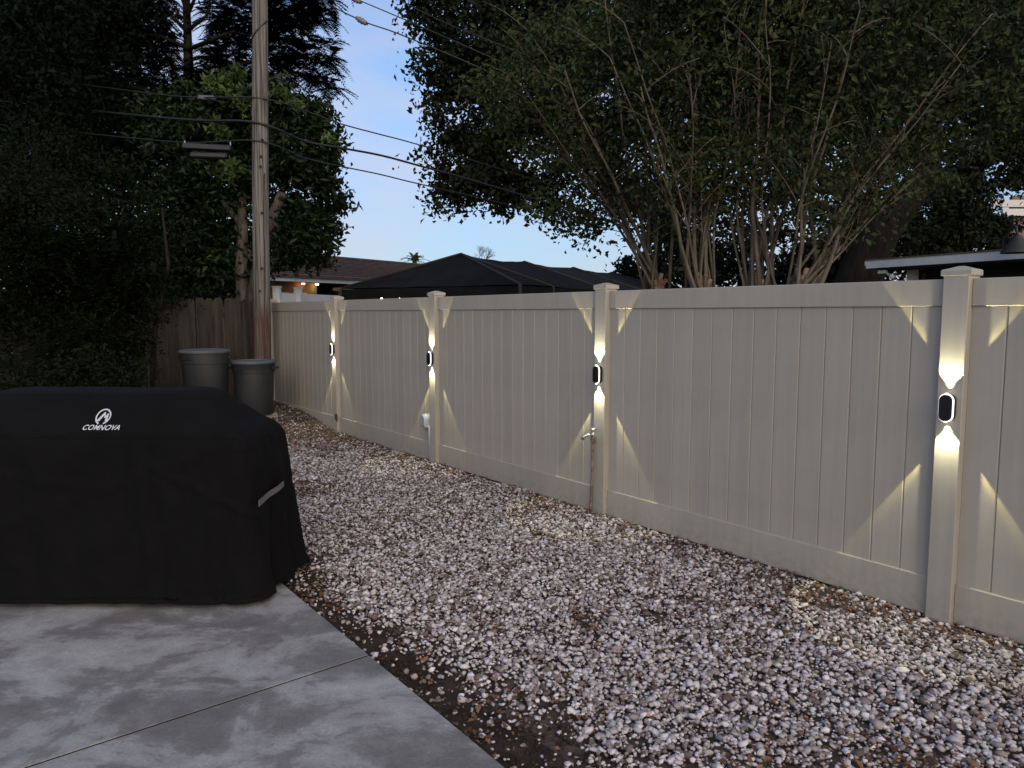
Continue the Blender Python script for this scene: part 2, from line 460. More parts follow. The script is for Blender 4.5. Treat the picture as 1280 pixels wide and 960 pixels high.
def thing(name, label, cat, loc=(0, 0, 0), rz=0.0, group=None):
    o = bpy.data.objects.new(name, None)
    o.empty_display_size = 0.2
    COL.objects.link(o)
    o.location = loc
    o.rotation_euler = (0, 0, rz)
    o['label'] = label; o['category'] = cat
    if group: o['group'] = group
    return o


def tag(o, label, cat, group=None):
    o['label'] = label; o['category'] = cat
    if group: o['group'] = group
    return o


def np_mesh(name, verts, tris, m, parent=None, kind=None, smooth=False, label=None):
    """a triangle mesh straight from arrays"""
    me = bpy.data.meshes.new(name)
    nv, nf = len(verts), len(tris)
    me.vertices.add(nv); me.loops.add(nf * 3); me.polygons.add(nf)
    me.vertices.foreach_set('co', np.asarray(verts, np.float32).ravel())
    me.loops.foreach_set('vertex_index', np.asarray(tris, np.int32).ravel())
    me.polygons.foreach_set('loop_start', np.arange(0, nf * 3, 3, dtype=np.int32))
    me.polygons.foreach_set('loop_total', np.full(nf, 3, np.int32))
    me.update(calc_edges=True)
    me.validate()
    me.materials.append(m)
    return link(name, me, parent, label, kind)


def rot_shift(verts, parent):
    return verts


def sheet(name, s0, s1, o0, o1, ns, no, m, fn, kind='structure', parent=None):
    S = np.linspace(s0, s1, ns + 1); O = np.linspace(o0, o1, no + 1)
    mb = MB()
    vs = []
    for s in S:
        for o in O:
            p = F(s, o); vs.append((p.x, p.y, fn(p.x, p.y)))
    fs = []
    w = no + 1
    for i in range(ns):
        for j in range(no):
            fs.append((i * w + j, i * w + j + 1, (i + 1) * w + j + 1, (i + 1) * w + j))
    mb.add(vs, fs)
    ob = mb.build(name, m, parent, smooth=True, kind=kind)
    return ob


# ================================================================== SETTING
g = MB()
g.add([(-600, -600, -0.10), (600, -600, -0.10), (600, 600, -0.10), (-600, 600, -0.10)], [(0, 1, 2, 3)])
g.build('ground', M['grass'], kind='structure')


def soil_h(x, y):
    v = noise.fractal(Vector((x * 3.1, y * 3.1, 0.3)), 1.0, 2.0, 4)
    v2 = noise.noise(Vector((x * 14.0, y * 14.0, 1.7)))
    s = E.x * x + E.y * y; o = N.x * x + N.y * y
    amp = 0.010 if o > PATIO_O + 0.02 else 0.0
    return terrain(x, y) + amp * v + amp * 0.4 * v2


sheet('gravel_bed', -2.6, 16.0, PATIO_O - 0.25, 6.2, 330, 96, M['fines'], soil_h)
sheet('soil_strip', -2.6, 6.4, PATIO_O - 0.02, PATIO_O + 0.25, 160, 8, M['soil'], lambda x, y: soil_h(x, y) + 0.005)
sheet('back_ground', 6.4, 16.0, -6.5, PATIO_O - 0.25, 60, 40, M['soil'], lambda x, y: soil_h(x, y) - 0.002)

patio = thing('patio', 'stained grey concrete patio slabs beside the gravel strip', 'patio', F(3, -1, 0))
del patio['category']
patio['kind'] = 'structure'
JOINT_SKEW = 0.045


def slab_part(s0, s1):
    """one slab; the joints run a little off square"""
    def q(s, o, z): return F(s - JOINT_SKEW * (PATIO_O - o), o, z)
    ch = 0.002; o0, o1 = -5.5, PATIO_O
    vs = [q(s0, o0, -0.1), q(s1, o0, -0.1), q(s1, o1, -0.1), q(s0, o1, -0.1)]
    vs += [q(s0, o0, -ch), q(s1, o0, -ch), q(s1, o1, -ch), q(s0, o1, -ch)]
    vs += [q(s0 + ch, o0 + ch, 0), q(s1 - ch, o0 + ch, 0), q(s1 - ch, o1 - ch, 0), q(s0 + ch, o1 - ch, 0)]
    fs = [(0, 1, 2, 3), (11, 10, 9, 8)]
    for r in (0, 4):
        for i in range(4):
            j = (i + 1) % 4; fs.append((r + i, r + 4 + i, r + 4 + j, r + j))
    MB().add(vs, fs).build('slab', M['concrete'], patio)


for (s0, s1) in ((-3.2, 0.554), (0.568, 3.165), (3.178, 6.55)):
    slab_part(s0, s1)
for sj in (0.561, 3.1715):
    a_ = F(sj - JOINT_SKEW * (PATIO_O + 5.45), -5.45, -0.03); b_ = F(sj - JOINT_SKEW * 0.006, PATIO_O - 0.006, -0.03)
    dj = (b_ - a_).normalized()
    MB().box((a_ + b_) / 2, ((b_ - a_).length, 0.0135, 0.053), dj, Vector((-dj.y, dj.x, 0))).build('joint_filler', M['filler'], patio)
MB().box(F(1.6, (PATIO_O - 5.5) / 2, -0.11), (9.4, PATIO_O + 5.44, 0.09), E, -N, (0, 0, 1)).build('slab_bed', M['soil'], patio, kind='structure')

# ================================================================== VINYL FENCE
TOP = 1.83
POSTW = 0.127
POST_S = [-6.22, -3.58, -0.94, 1.70, 4.34, 6.98, 9.62, 12.26]
fence = thing('vinyl_fence', 'long beige vinyl privacy fence with capped posts running beside the gravel', 'fence', F(4.34, FENCE_O + 0.06, 0))
AX = Vector(E); AN = -N          # AN: out of the fence towards the gravel
BOARD_FRONT = FENCE_O + 0.052
RAIL_FRONT = FENCE_O + 0.038


def post_mesh(base):
    mb = MB()
    mb.box(Vector((0, 0, (TOP + 0.035 - 0.12) / 2)), (POSTW, POSTW, TOP + 0.035 + 0.12), AX, -AN, (0, 0, 1), ch=0.004)
    return mb


def cap_mesh():
    mb = MB()
    h = POSTW / 2 + 0.009; z = TOP + 0.036
    def ring(r, zz): return [AX * (x * r) - AN * (y * r) + Vector((0, 0, zz)) for x, y in ((-1, -1), (1, -1), (1, 1), (-1, 1))]
    vs = ring(h - 0.003, z - 0.022) + ring(h, z - 0.019) + ring(h, z + 0.006) + ring(h - 0.004, z + 0.011) + ring(0.012, z + 0.030)
    fs = [(3, 2, 1, 0), (16, 17, 18, 19)]
    for k in range(4):
        for i in range(4):
            j = (i + 1) % 4
            fs.append((k * 4 + i, k * 4 + j, (k + 1) * 4 + j, (k + 1) * 4 + i))
    mb.add(vs, fs)
    return mb


def local_mesh(mb, name, m, smooth=False):
    me = bpy.data.meshes.new(name); me.from_pydata(mb.v, [], mb.f); me.materials.append(m)
    if smooth: me.polygons.foreach_set('use_smooth', [True] * len(me.polygons))
    me.update(); return me


def place(name, me, loc, parent, label=None, kind=None):
    """a part whose mesh is modelled about its own origin"""
    o = bpy.data.objects.new(name, me); COL.objects.link(o); o.parent = parent
    o.matrix_basis = world_of(parent).inverted() @ Matrix.Translation(Vector(loc))
    if label: o['label'] = label
    if kind: o['kind'] = kind
    return o


post_me = local_mesh(post_mesh(0), 'post', M['vinyl'])
cap_me = local_mesh(cap_mesh(), 'post_cap', M['vinyl'])
for s in POST_S:
    c = F(s, FENCE_O + POSTW / 2, 0)
    p = place('post', post_me, c, fence)
    place('post_cap', cap_me, c, p)

NB = 15
gap = (POST_S[1] - POST_S[0]) - POSTW
BW = gap / NB


def board_mesh(w, h):
    """one tongue and groove board: chamfered sides, tongue showing in the groove; X along the fence, Y into it"""
    prof = [(-w / 2 + 0.0005, 0.0085), (-w / 2 + 0.0012, 0.0), (w / 2 - 0.0105, 0.0), (w / 2 - 0.0028, 0.0085), (w / 2 + 0.0005, 0.0085), (w / 2 + 0.0005, 0.022), (-w / 2 + 0.0005, 0.022)]
    vs = []
    for z in (-h / 2, h / 2):
        for x, y in prof:
            vs.append(-AX * x + N * y + Vector((0, 0, z)))
    k = len(prof); fs = [tuple(range(k - 1, -1, -1)), tuple(range(k, 2 * k))]
    for i in range(k):
        j = (i + 1) % k
        fs.append((i, j, k + j, k + i))
    mb = MB(); mb.add(vs, [f[::-1] for f in fs])
    return mb


Z_TR = TOP - 0.142        # underside of the top rail
Z_BR = 0.215              # top of the bottom rail
board_me = local_mesh(board_mesh(BW, Z_TR - Z_BR + 0.05), 'board', M['vinyl'])
for i in range(len(POST_S) - 1):
    s0, s1 = POST_S[i] + POSTW / 2, POST_S[i + 1] - POSTW / 2
    sm = (s0 + s1) / 2
    lift = 0.0
    tr = MB().box(F(sm, RAIL_FRONT + 0.025, (Z_TR + TOP) / 2), (s1 - s0, 0.05, TOP - Z_TR), AX, N, (0, 0, 1), ch=0.004)
    tr.build('top_rail', M['vinyl'], fence)
    br = MB().box(F(sm, RAIL_FRONT + 0.025, (Z_BR + 0.0) / 2), (s1 - s0, 0.05, Z_BR - 0.0), AX, N, (0, 0, 1), ch=0.004)
    br.build('bottom_rail', M['vinyl'], fence)
    for k in range(NB):
        s = s1 - (k + 0.5) * BW
        place('board', board_me, F(s, BOARD_FRONT, (Z_TR + Z_BR) / 2), fence)


# ================================================================== WALL LAMPS ON THE POSTS
def stadium(w, h, n=18):
    r = w / 2
    pts = []
    for k in range(n + 1):
        a = math.pi * k / n
        pts.append((r * math.cos(a), h / 2 - r + r * math.sin(a)))
    for k in range(n + 1):
        a = math.pi + math.pi * k / n
        pts.append((r * math.cos(a), -h / 2 + r + r * math.sin(a)))
    return pts


def slab_stadium(c, w, h, d0, d1, n=18):
    """stadium prism, from d0 to d1 out of the post face"""
    pts = stadium(w, h, n); k = len(pts)
    mb = MB(); vs = []
    for d, sh in ((d0, 1.0), (d1 - 0.0025, 1.0), (d1, 0.95)):
        for x, z in pts:
            vs.append(c - AX * x * sh + AN * d + Vector((0, 0, z * (sh * 0.5 + 0.5))))
    fs = [tuple(range(k)), tuple(range(3 * k - 1, 2 * k - 1, -1))]
    for r in range(2):
        for i in range(k):
            j = (i + 1) % k
            fs.append((r * k + i, (r + 1) * k + i, (r + 1) * k + j, r * k + j))
    mb.add(vs, fs)
    return mb


LAMP_Z = 1.160
SPOT_OUT = 0.032


def ring_profile(ld):
    """the lens throws more light, and yellower, towards the rim of its cone"""
    ld.use_nodes = True
    nt = ld.node_tree; n = nt.nodes; l = nt.links
    em = n['Emission']
    t = n.new('ShaderNodeTexCoord'); sp = n.new('ShaderNodeSeparateXYZ'); l.new(t.outputs['Normal'], sp.inputs['Vector'])
    ab = n.new('ShaderNodeMath'); ab.operation = 'ABSOLUTE'; l.new(sp.outputs['Z'], ab.inputs[0])
    mr_ = n.new('ShaderNodeMapRange'); mr_.interpolation_type = 'SMOOTHSTEP'
    mr_.inputs['From Min'].default_value = 0.835; mr_.inputs['From Max'].default_value = 0.885
    mr_.inputs['To Min'].default_value = 1.6; mr_.inputs['To Max'].default_value = 0.35
    l.new(ab.outputs['Value'], mr_.inputs['Value']); l.new(mr_.outputs['Result'], em.inputs['Strength'])


def wall_lamp(s, label, z):
    base = F(s, FENCE_O, z)
    t = thing('wall_lamp', label, 'wall lamp', base, 0.0, 'up and down lamps on the fence posts')
    slab_stadium(base, 0.070, 0.144, 0.002, 0.031).build('housing', M['lamp_black'], t, auto=40)
    slab_stadium(base, 0.074, 0.150, 0.0315, 0.0385).build('diffuser_band', M['lamp_white'], t, auto=40)
    slab_stadium(base, 0.064, 0.140, 0.039, 0.049).build('front_plate', M['lamp_black'], t, auto=40)
    for sg, nm in ((1, 'up'), (-1, 'down')):
        zz = z + sg * 0.079
        lc = base + AN * 0.033 + Vector((0, 0, sg * 0.0745))
        MB().lathe(lc, [(0.0, -0.001), (0.006, -0.001), (0.006, 0.001), (0.0, 0.001)], 12).build('lens', M['lens'], t)
        for colr, ang, en, bl, out_ in (((1.0, 0.96, 0.84), 68, 0.60, 0.30, SPOT_OUT), ((1.0, 0.87, 0.38), 71.5, 1.45, 0.09, SPOT_OUT), ((1.0, 0.95, 0.74), 68, 0.13, 0.25, 0.013)):
            ld = bpy.data.lights.new('lamp_beam', 'SPOT')
            ld.energy = en * LAMP_GAIN
            ld.color = colr
            ld.spot_size = R(ang); ld.spot_blend = bl
            ld.shadow_soft_size = 0.004
            if bl == 0.09: ring_profile(ld)
            lo = bpy.data.objects.new('lamp_beam', ld)
            COL.objects.link(lo)
            lo.parent = t
            rot = Matrix.Rotation(math.pi, 4, 'X') if sg > 0 else Matrix.Identity(4)
            lo.matrix_basis = Matrix.Translation(AN * out_ + Vector((0, 0, sg * 0.0765 + sg * 0.004))) @ rot


LAMP_GAIN = 6.5
wall_lamp(1.70, 'lit black pill shaped wall lamp on the nearest post, at the right of the photo', LAMP_Z + 0.0)
wall_lamp(4.34, 'lit black wall lamp on the fence post above the water tap', LAMP_Z + 0.0)
wall_lamp(6.98, 'lit black wall lamp on the post with the grey outlet box', LAMP_Z + 0.0)
wall_lamp(9.62, 'smallest, farthest lit wall lamp, nearest the utility pole', LAMP_Z + 0.0)

# ------------------------------------------------ outlet box, tap, leaf on the fence
t = thing('outlet_box', 'grey weatherproof outlet box low on the fence with a thin conduit to the ground', 'outlet box', F(7.12, FENCE_O - 0.01, 0))
bc = F(7.125, FENCE_O + 0.0, 0.455)
mb = MB()
pr = []
for k in range(13):
    a = math.pi * k / 12
    pr.append((0.055 * math.cos(a), 0.02 + 0.062 * math.sin(a)))
pr = [(0.055, -0.065)] + pr + [(-0.055, -0.065)]
vs = []
for d, q in ((-0.045, 1.0), (0.030, 1.0), (0.050, 0.8)):
    for x, z in pr:
        vs.append(bc + AX * x * q + AN * d + Vector((0, 0, z * q)))
k = len(pr); fs = [tuple(range(k - 1, -1, -1)), tuple(range(2 * k, 3 * k))]
for r in range(2):
    for i in range(k):
        j = (i + 1) % k; fs.append((r * k + i, r * k + j, (r + 1) * k + j, (r + 1) * k + i))
mb.add(vs, fs); mb.build('cover', M['box_grey'], t, auto=35)
MB().tube([F(7.065, FENCE_O + 0.01, 0.41), F(7.063, FENCE_O + 0.008, 0.25), F(7.062, FENCE_O + 0.008, -0.06)], 0.012, 10).build('conduit', M['box_grey'], t, smooth=True)
MB().tube([F(7.10, FENCE_O - 0.0, 0.395), F(7.10, FENCE_O - 0.0, 0.37)], 0.016, 10).build('fitting', M['galv'], t, smooth=True)

t = thing('water_tap', 'chrome garden tap on a rusty standpipe in front of the fence post', 'tap', F(4.375, FENCE_O - 0.04, 0))
pb = F(4.372, FENCE_O - 0.035, 0)
MB().tube([pb + Vector((0, 0, -0.06)) + AX * 0.028, pb + Vector((0, 0, 0.1)) + AX * 0.018, pb + Vector((0, 0, 0.36)) + AX * 0.006 - AN * 0.004, pb + Vector((0, 0, 0.62))], 0.0115, 12).build('standpipe', M['pipe'], t, smooth=True)
MB().tube([pb + Vector((0, 0, 0.602)), pb + Vector((0, 0, 0.642))], 0.021, 8).build('coupling', M['pipe'], t)
tb = pb + Vector((0, 0, 0.665))
v = MB()
v.tube([pb + Vector((0, 0, 0.635)), tb + Vector((0, 0, 0.0)), tb + Vector((0, 0, 0.018))], [0.014, 0.016, 0.016], 12)
v.tube([tb, tb + (AX * 0.55 + AN * 0.8).normalized() * 0.045, tb + (AX * 0.55 + AN * 0.8).normalized() * 0.075 + Vector((0, 0, -0.012)), tb + (AX * 0.55 + AN * 0.8).normalized() * 0.088 + Vector((0, 0, -0.04))], [0.014, 0.013, 0.014, 0.016], 12)
v.build('valve_body', M['chrome'], t, smooth=True)
hb = tb + Vector((0, 0, 0.018))
hw = MB(); hw.tube([hb, hb + Vector((0, 0, 0.028))], 0.005, 8)
ring = [hb + Vector((0, 0, 0.03)) + AX * (0.026 * math.cos(2 * math.pi * i / 16)) + AN * (0.026 * math.sin(2 * math.pi * i / 16)) for i in range(17)]
hw.tube(ring, 0.0045, 6, cap=False)
hw.tube([ring[0], ring[8]], 0.004, 6); hw.tube([ring[4], ring[12]], 0.004, 6)
hw.build('hand_wheel', M['chrome'], t, smooth=True)

lf = MB()
lc = F(9.56, FENCE_O - 0.006, 0.20) - Vector((0, 0, 0.0))
lc = F(9.55, FENCE_O - 0.004, 0.215)
lv = [lc + AX * x + Vector((0, 0, z)) + AN * d for x, z, d in ((0, -0.06, 0.0), (0.05, -0.02, 0.012), (0.035, 0.04, 0.02), (0, 0.06, 0.004), (-0.05, 0.035, 0.015), (-0.045, -0.025, 0.012), (0, 0, 0.0))]
lf.add(lv, [(6, 0, 1), (6, 1, 2), (6, 2, 3), (6, 3, 4), (6, 4, 5), (6, 5, 0)])
tag(lf.build('dried_leaf', M['litter']), 'curled brown leaf caught low on the far fence post', 'leaf')

# ================================================================== WOOD FENCE
CORNER = F(12.32, FENCE_O + 0.02)
wf = thing('picket_fence', 'dark weathered wooden picket fence behind the trash cans', 'fence', CORNER)
WD = -N
for k in range(52):
    w = 0.137
    c = CORNER + WD * (0.22 + k * 0.1425)
    hgt = 1.90 + random.uniform(-0.02, 0.02)
    z0 = 0.0
    tilt = random.uniform(-0.006, 0.006)
    a = WD; b = Vector((E.x, E.y, 0))
    off = -b * (0.02 + random.uniform(-0.004, 0.004))
    prof = [(-w / 2, z0), (w / 2, z0), (w / 2, hgt - 0.04), (w / 2 - 0.035, hgt), (-w / 2 + 0.035, hgt), (-w / 2, hgt - 0.04)]
    vs = []
    for d in (0, 0.018):
        for x, z in prof:
            vs.append(c + a * (x + tilt * z) + off + b * d + Vector((0, 0, z)))
    fs = [(0, 1, 2, 3, 4, 5), (11, 10, 9, 8, 7, 6)] + [(i, 6 + i, 6 + (i + 1) % 6, (i + 1) % 6) for i in range(6)]
    MB().add(vs, fs).build('picket', M['wood'], wf)
for z in (0.45, 1.05, 1.62):
    MB().box(CORNER + WD * 3.9 + E * 0.03 + Vector((0, 0, z)), (7.4, 0.04, 0.09), WD, E, (0, 0, 1)).build('fence_rail', M['wood'], wf)

# ================================================================== UTILITY POLE AND LINES
pb_ = at(327.5, 446, 11.75); pole_xy = Vector((pb_.x, pb_.y, 0))
up = thing('utility_pole', 'tall weathered grey wooden utility pole in the fence corner', 'utility pole', (pole_xy.x, pole_xy.y, 0.1))
top = at(324.3, 0, 11.72)
dirp = (Vector((top.x, top.y, top.z)) - Vector((pb_.x, pb_.y, pb_.z)))
def pole_at(z):
    return Vector((pb_.x, pb_.y, 0)) + dirp * ((z - pb_.z) / dirp.z) - Vector((0, 0, (z - pb_.z) / 1.0)) * 0 + Vector((0, 0, 0)) if False else Vector((pb_.x + dirp.x * (z - pb_.z) / dirp.z, pb_.y + dirp.y * (z - pb_.z) / dirp.z, z))
zs = [0.05 + i * 0.5 for i in range(20)]
mb = MB()
pts = [pole_at(z) + Vector((0.006 * math.sin(z * 1.3), 0, 0)) for z in zs]
mb.tube(pts, [0.137 - 0.0035 * z for z in zs], 24)
mb.build('shaft', M['pole'], up, smooth=True)
for (z, dx) in ((2.35, 0.05), (3.9, 0.04), (4.3, 0.07), (4.05, 0.05), (3.2, 0.06), (2.0, 0.02)):
    p = pole_at(z); 
    MB().tube([p + Vector((dx, -0.11, 0)), p + Vector((dx, -0.15, 0))], 0.018, 8).build('bolt', M['frame_dark'], up)
gw = [pole_at(0.2 + i * 0.45) + Vector((0.085 + 0.01 * math.sin(i * 1.7), -0.105, 0)) for i in range(9)]
MB().tube(gw, 0.008, 6).build('ground_wire', M['wire'], up, smooth=True)
# the brown stain strip low on the pole, as a bark-bare patch
p0 = pole_at(5.9)
MB().tube([pole_at(5.75) + Vector((-0.14, -0.06, 0)), pole_at(5.85) + Vector((0, -0.135, 0.05)), pole_at(5.95) + Vector((0.135, -0.05, 0.12))], 0.012, 6).build('cable_strap', M['wire'], up, smooth=True)


def cable(name, pts, r, label, sub=8, cat='cable', group='overhead cables'):
    P = [Vector(p) for p in pts]
    out = []
    n = len(P)
    for i in range(n - 1):
        p0 = P[max(i - 1, 0)]; p1 = P[i]; p2 = P[i + 1]; p3 = P[min(i + 2, n - 1)]
        for k in range(sub):
            t_ = k / sub
            out.append(0.5 * ((2 * p1) + (-p0 + p2) * t_ + (2 * p0 - 5 * p1 + 4 * p2 - p3) * t_ ** 2 + (-p0 + 3 * p1 - 3 * p2 + p3) * t_ ** 3))
    out.append(P[-1])
    o = MB().tube(out, r, 6).build(name, M['wire'], smooth=True)
    tag(o, label, cat, group)
    return o


cable('overhead_cable', [at(-60, 86, 14), at(120, 108, 12.6), at(230, 121, 12.0), pole_at(4.92) + Vector((0, -0.12, 0)), at(380, 138, 12.2), at(427, 155, 12.6), at(475, 168, 13.2), at(520, 180, 13.8), at(640, 216, 15.5), at(900, 300, 22)], 0.011, 'uppermost thin cable of the three leaving the pole for the right')
cable('overhead_cable', [at(-60, 120, 14), at(130, 140, 12.6), at(240, 150, 12.0), pole_at(4.55) + Vector((0, -0.13, 0)), at(380, 176, 12.2), at(427, 185, 12.6), at(475, 194, 13.2), at(520, 206, 13.8), at(640, 240, 15.5), at(900, 320, 22)], 0.020, 'thickest cable, the middle one of the three leaving the pole for the right')
cable('overhead_cable', [at(-60, 150, 14), at(100, 166, 12.6), at(230, 178, 12.0), pole_at(4.28) + Vector((0, -0.13, 0)), at(380, 197, 12.2), at(427, 208, 12.6), at(475, 218, 13.2), at(520, 229, 13.8), at(640, 257, 15.5), at(900, 320, 22)], 0.012, 'lowest of the three cables leaving the pole, passing over the splice case')
cable('overhead_cable', [at(326, -38, 11.6), at(405, 3, 10.5), at(455, 27, 10.2), at(500, 43, 10.0), at(600, 85, 9.9), at(760, 160, 10), at(900, 240, 10.5)], 0.009, 'high cable with a lumpy grey connector, crossing the sky at upper left of the oak')
cable('overhead_cable', [at(330, -50, 11.6), at(448, 0, 10.5), at(500, 22, 10.2), at(560, 48, 10.0), at(700, 110, 9.9), at(900, 200, 10)], 0.008, 'high thin cable just above the cable with the connector')
cable('overhead_cable', [at(330, -102, 11.6), at(440, -36, 10.8), at(500, 0, 10.4), at(560, 30, 10.2), at(640, 62, 10.0), at(800, 130, 10)], 0.007, 'topmost thin cable entering the oak leaves')
c0 = at(449, 23.5, 10.2)
def blob(c, ax, L, r, name, m, label, cat, lumps=4):
    ax = ax.normalized(); pts = []; rr = []
    for i in range(13):
        t_ = i / 12
        pts.append(c + ax * (t_ - 0.5) * L)
        rr.append(r * (0.25 + 0.75 * math.sin(math.pi * t_) ** 0.6) * (0.85 + 0.15 * math.sin(t_ * lumps * 6.28)))
    return tag(MB().tube(pts, rr, 10).build(name, m, smooth=True), label, cat)
blob(at(452, 26, 10.2), at(460, 30, 10.2) - at(446, 22, 10.2), 0.19, 0.045, 'cable_connector', M['insulator'], 'lumpy grey connector on the high cable against the sky', 'connector')
blob(at(446, 1, 10.5), at(455, 5, 10.5) - at(440, -1, 10.5), 0.16, 0.035, 'cable_connector', M['insulator'], 'small brown connector at the top edge above the sky gap', 'connector')

sc = thing('splice_case', 'black rectangular splice case hanging from the lowest cable left of the pole', 'cable box', at(260, 188, 11.9))
pc = at(260, 184.5, 11.9)
MB().box(pc, (0.76, 0.16, 0.085), (1, 0, -0.05), (0, 1, 0), (0.05, 0, 1), ch=0.012).build('upper_case', M['splice'], sc)
MB().box(at(262, 194.5, 11.9), (0.58, 0.13, 0.09), (1, 0, -0.03), (0, 1, 0), (0.03, 0, 1), ch=0.02).build('lower_case', M['splice'], sc)
for u in (231, 288):
    MB().tube([at(u, 176, 11.95), at(u, 186, 11.9)], 0.012, 6).build('hanger', M['galv'], sc)
MB().box(at(258.5, 122.5, 11.9), (0.26, 0.09, 0.065), (1, 0, -0.06), (0, 1, 0), (0.06, 0, 1), ch=0.012)
o = MB().box(at(258.5, 122.5, 11.9), (0.26, 0.09, 0.065), (1, 0, -0.06), (0, 1, 0), (0.06, 0, 1), ch=0.012).build('terminal_box', M['lid'])
tag(o, 'small pale box clamped on the uppermost cable left of the pole', 'cable box')


# ================================================================== TRASH CANS
def trash_can(base, r, h, label, rz):
    t = thing('trash_can', label, 'trash can', base, rz, 'round trash cans by the wooden fence')
    b = Vector(base)
    rb = r * 0.84
    zr = h * 0.80
    MB().lathe(b, [(0, 0.0), (rb * 0.97, 0.0), (rb, 0.015), (r * 0.925, zr), (r * 0.965, zr + 0.004), (r * 0.985, h - 0.035), (r * 1.0, h - 0.03), (r * 1.0, h - 0.005), (r * 0.96, h - 0.005), (r * 0.90, zr), (0, zr)], 48).build('body', M['can'], t, auto=40)
    MB().lathe(b + Vector((0, 0, h)), [(0, -0.012), (r * 1.025, -0.016), (r * 1.03, 0.006), (r * 0.99, 0.020), (r * 0.93, 0.022), (r * 0.90, 0.012), (r * 0.4, 0.020), (0, 0.024)], 48).build('lid', M['lid'], t, auto=40)
    for k in (0, 1):
        a = rz + math.pi * k
        d = Vector((math.cos(a), math.sin(a), 0)); sd = Vector((-d.y, d.x, 0))
        q = b + d * (r * 0.99) + Vector((0, 0, h - 0.085))
        m_ = MB()
        m_.tube([q - sd * 0.085, q - sd * 0.085 + d * 0.035, q + sd * 0.085 + d * 0.035, q + sd * 0.085], 0.013, 8)
        m_.build('handle', M['can_dark'], t, smooth=True)
    a = R(-112)
    d = Vector((math.cos(a), math.sin(a), 0)); sd = Vector((-d.y, d.x, 0))
    q = b + d * (r * 0.985) + Vector((0, 0, h - 0.095))
    MB().box(q, (0.16, 0.012, 0.035), sd, d, (0, 0, 1), ch=0.004).build('raised_mark', M['can_dark'], t)
    # moulded ribs under the rim
    rm = MB()
    for k in range(24):
        w = 2 * math.pi * k / 24
        d = Vector((math.cos(w), math.sin(w), 0)); sd = Vector((-d.y, d.x, 0))
        rm.box(b + d * (r * 0.945) + Vector((0, 0, zr + 0.06)), (0.006, 0.05, 0.10), sd, d, (0, 0, 1))
    return t


lc_ = at(257, 470, 10.4); rc_ = at(317.5, 480, 10.65)
hL = terrain(lc_.x, lc_.y); hR = terrain(rc_.x, rc_.y)
for (c_, hh, th, w_, lb) in ((lc_, hL, 0.12, 0.50, 'concrete block under the left trash can'), (rc_, hR, 0.055, 0.46, 'pale concrete paver under the right trash can')):
    o = MB().box(Vector((c_.x, c_.y, hh + th / 2 - 0.006)), (w_, w_, th), (0.97, -0.24, 0), (0.24, 0.97, 0), (0, 0, 1), ch=0.008).build('paver', M['paver'])
    tag(o, lb, 'paver')
trash_can((lc_.x, lc_.y, hL + 0.114), 0.335, 0.85, 'left, taller grey trash can against the wooden fence, half behind the grill cover', 0.1)
trash_can((rc_.x, rc_.y, hR + 0.049), 0.305, 0.765, 'right grey trash can with a pale lid, in front of the utility pole', -0.1)

# ================================================================== GRILL UNDER ITS COVER
GC = Vector((-2.425, 4.385, 0)); GROT = R(-1.0)
grill = thing('covered_grill', 'large barbecue grill under a black cloth cover with pale print, at the left', 'grill', GC)


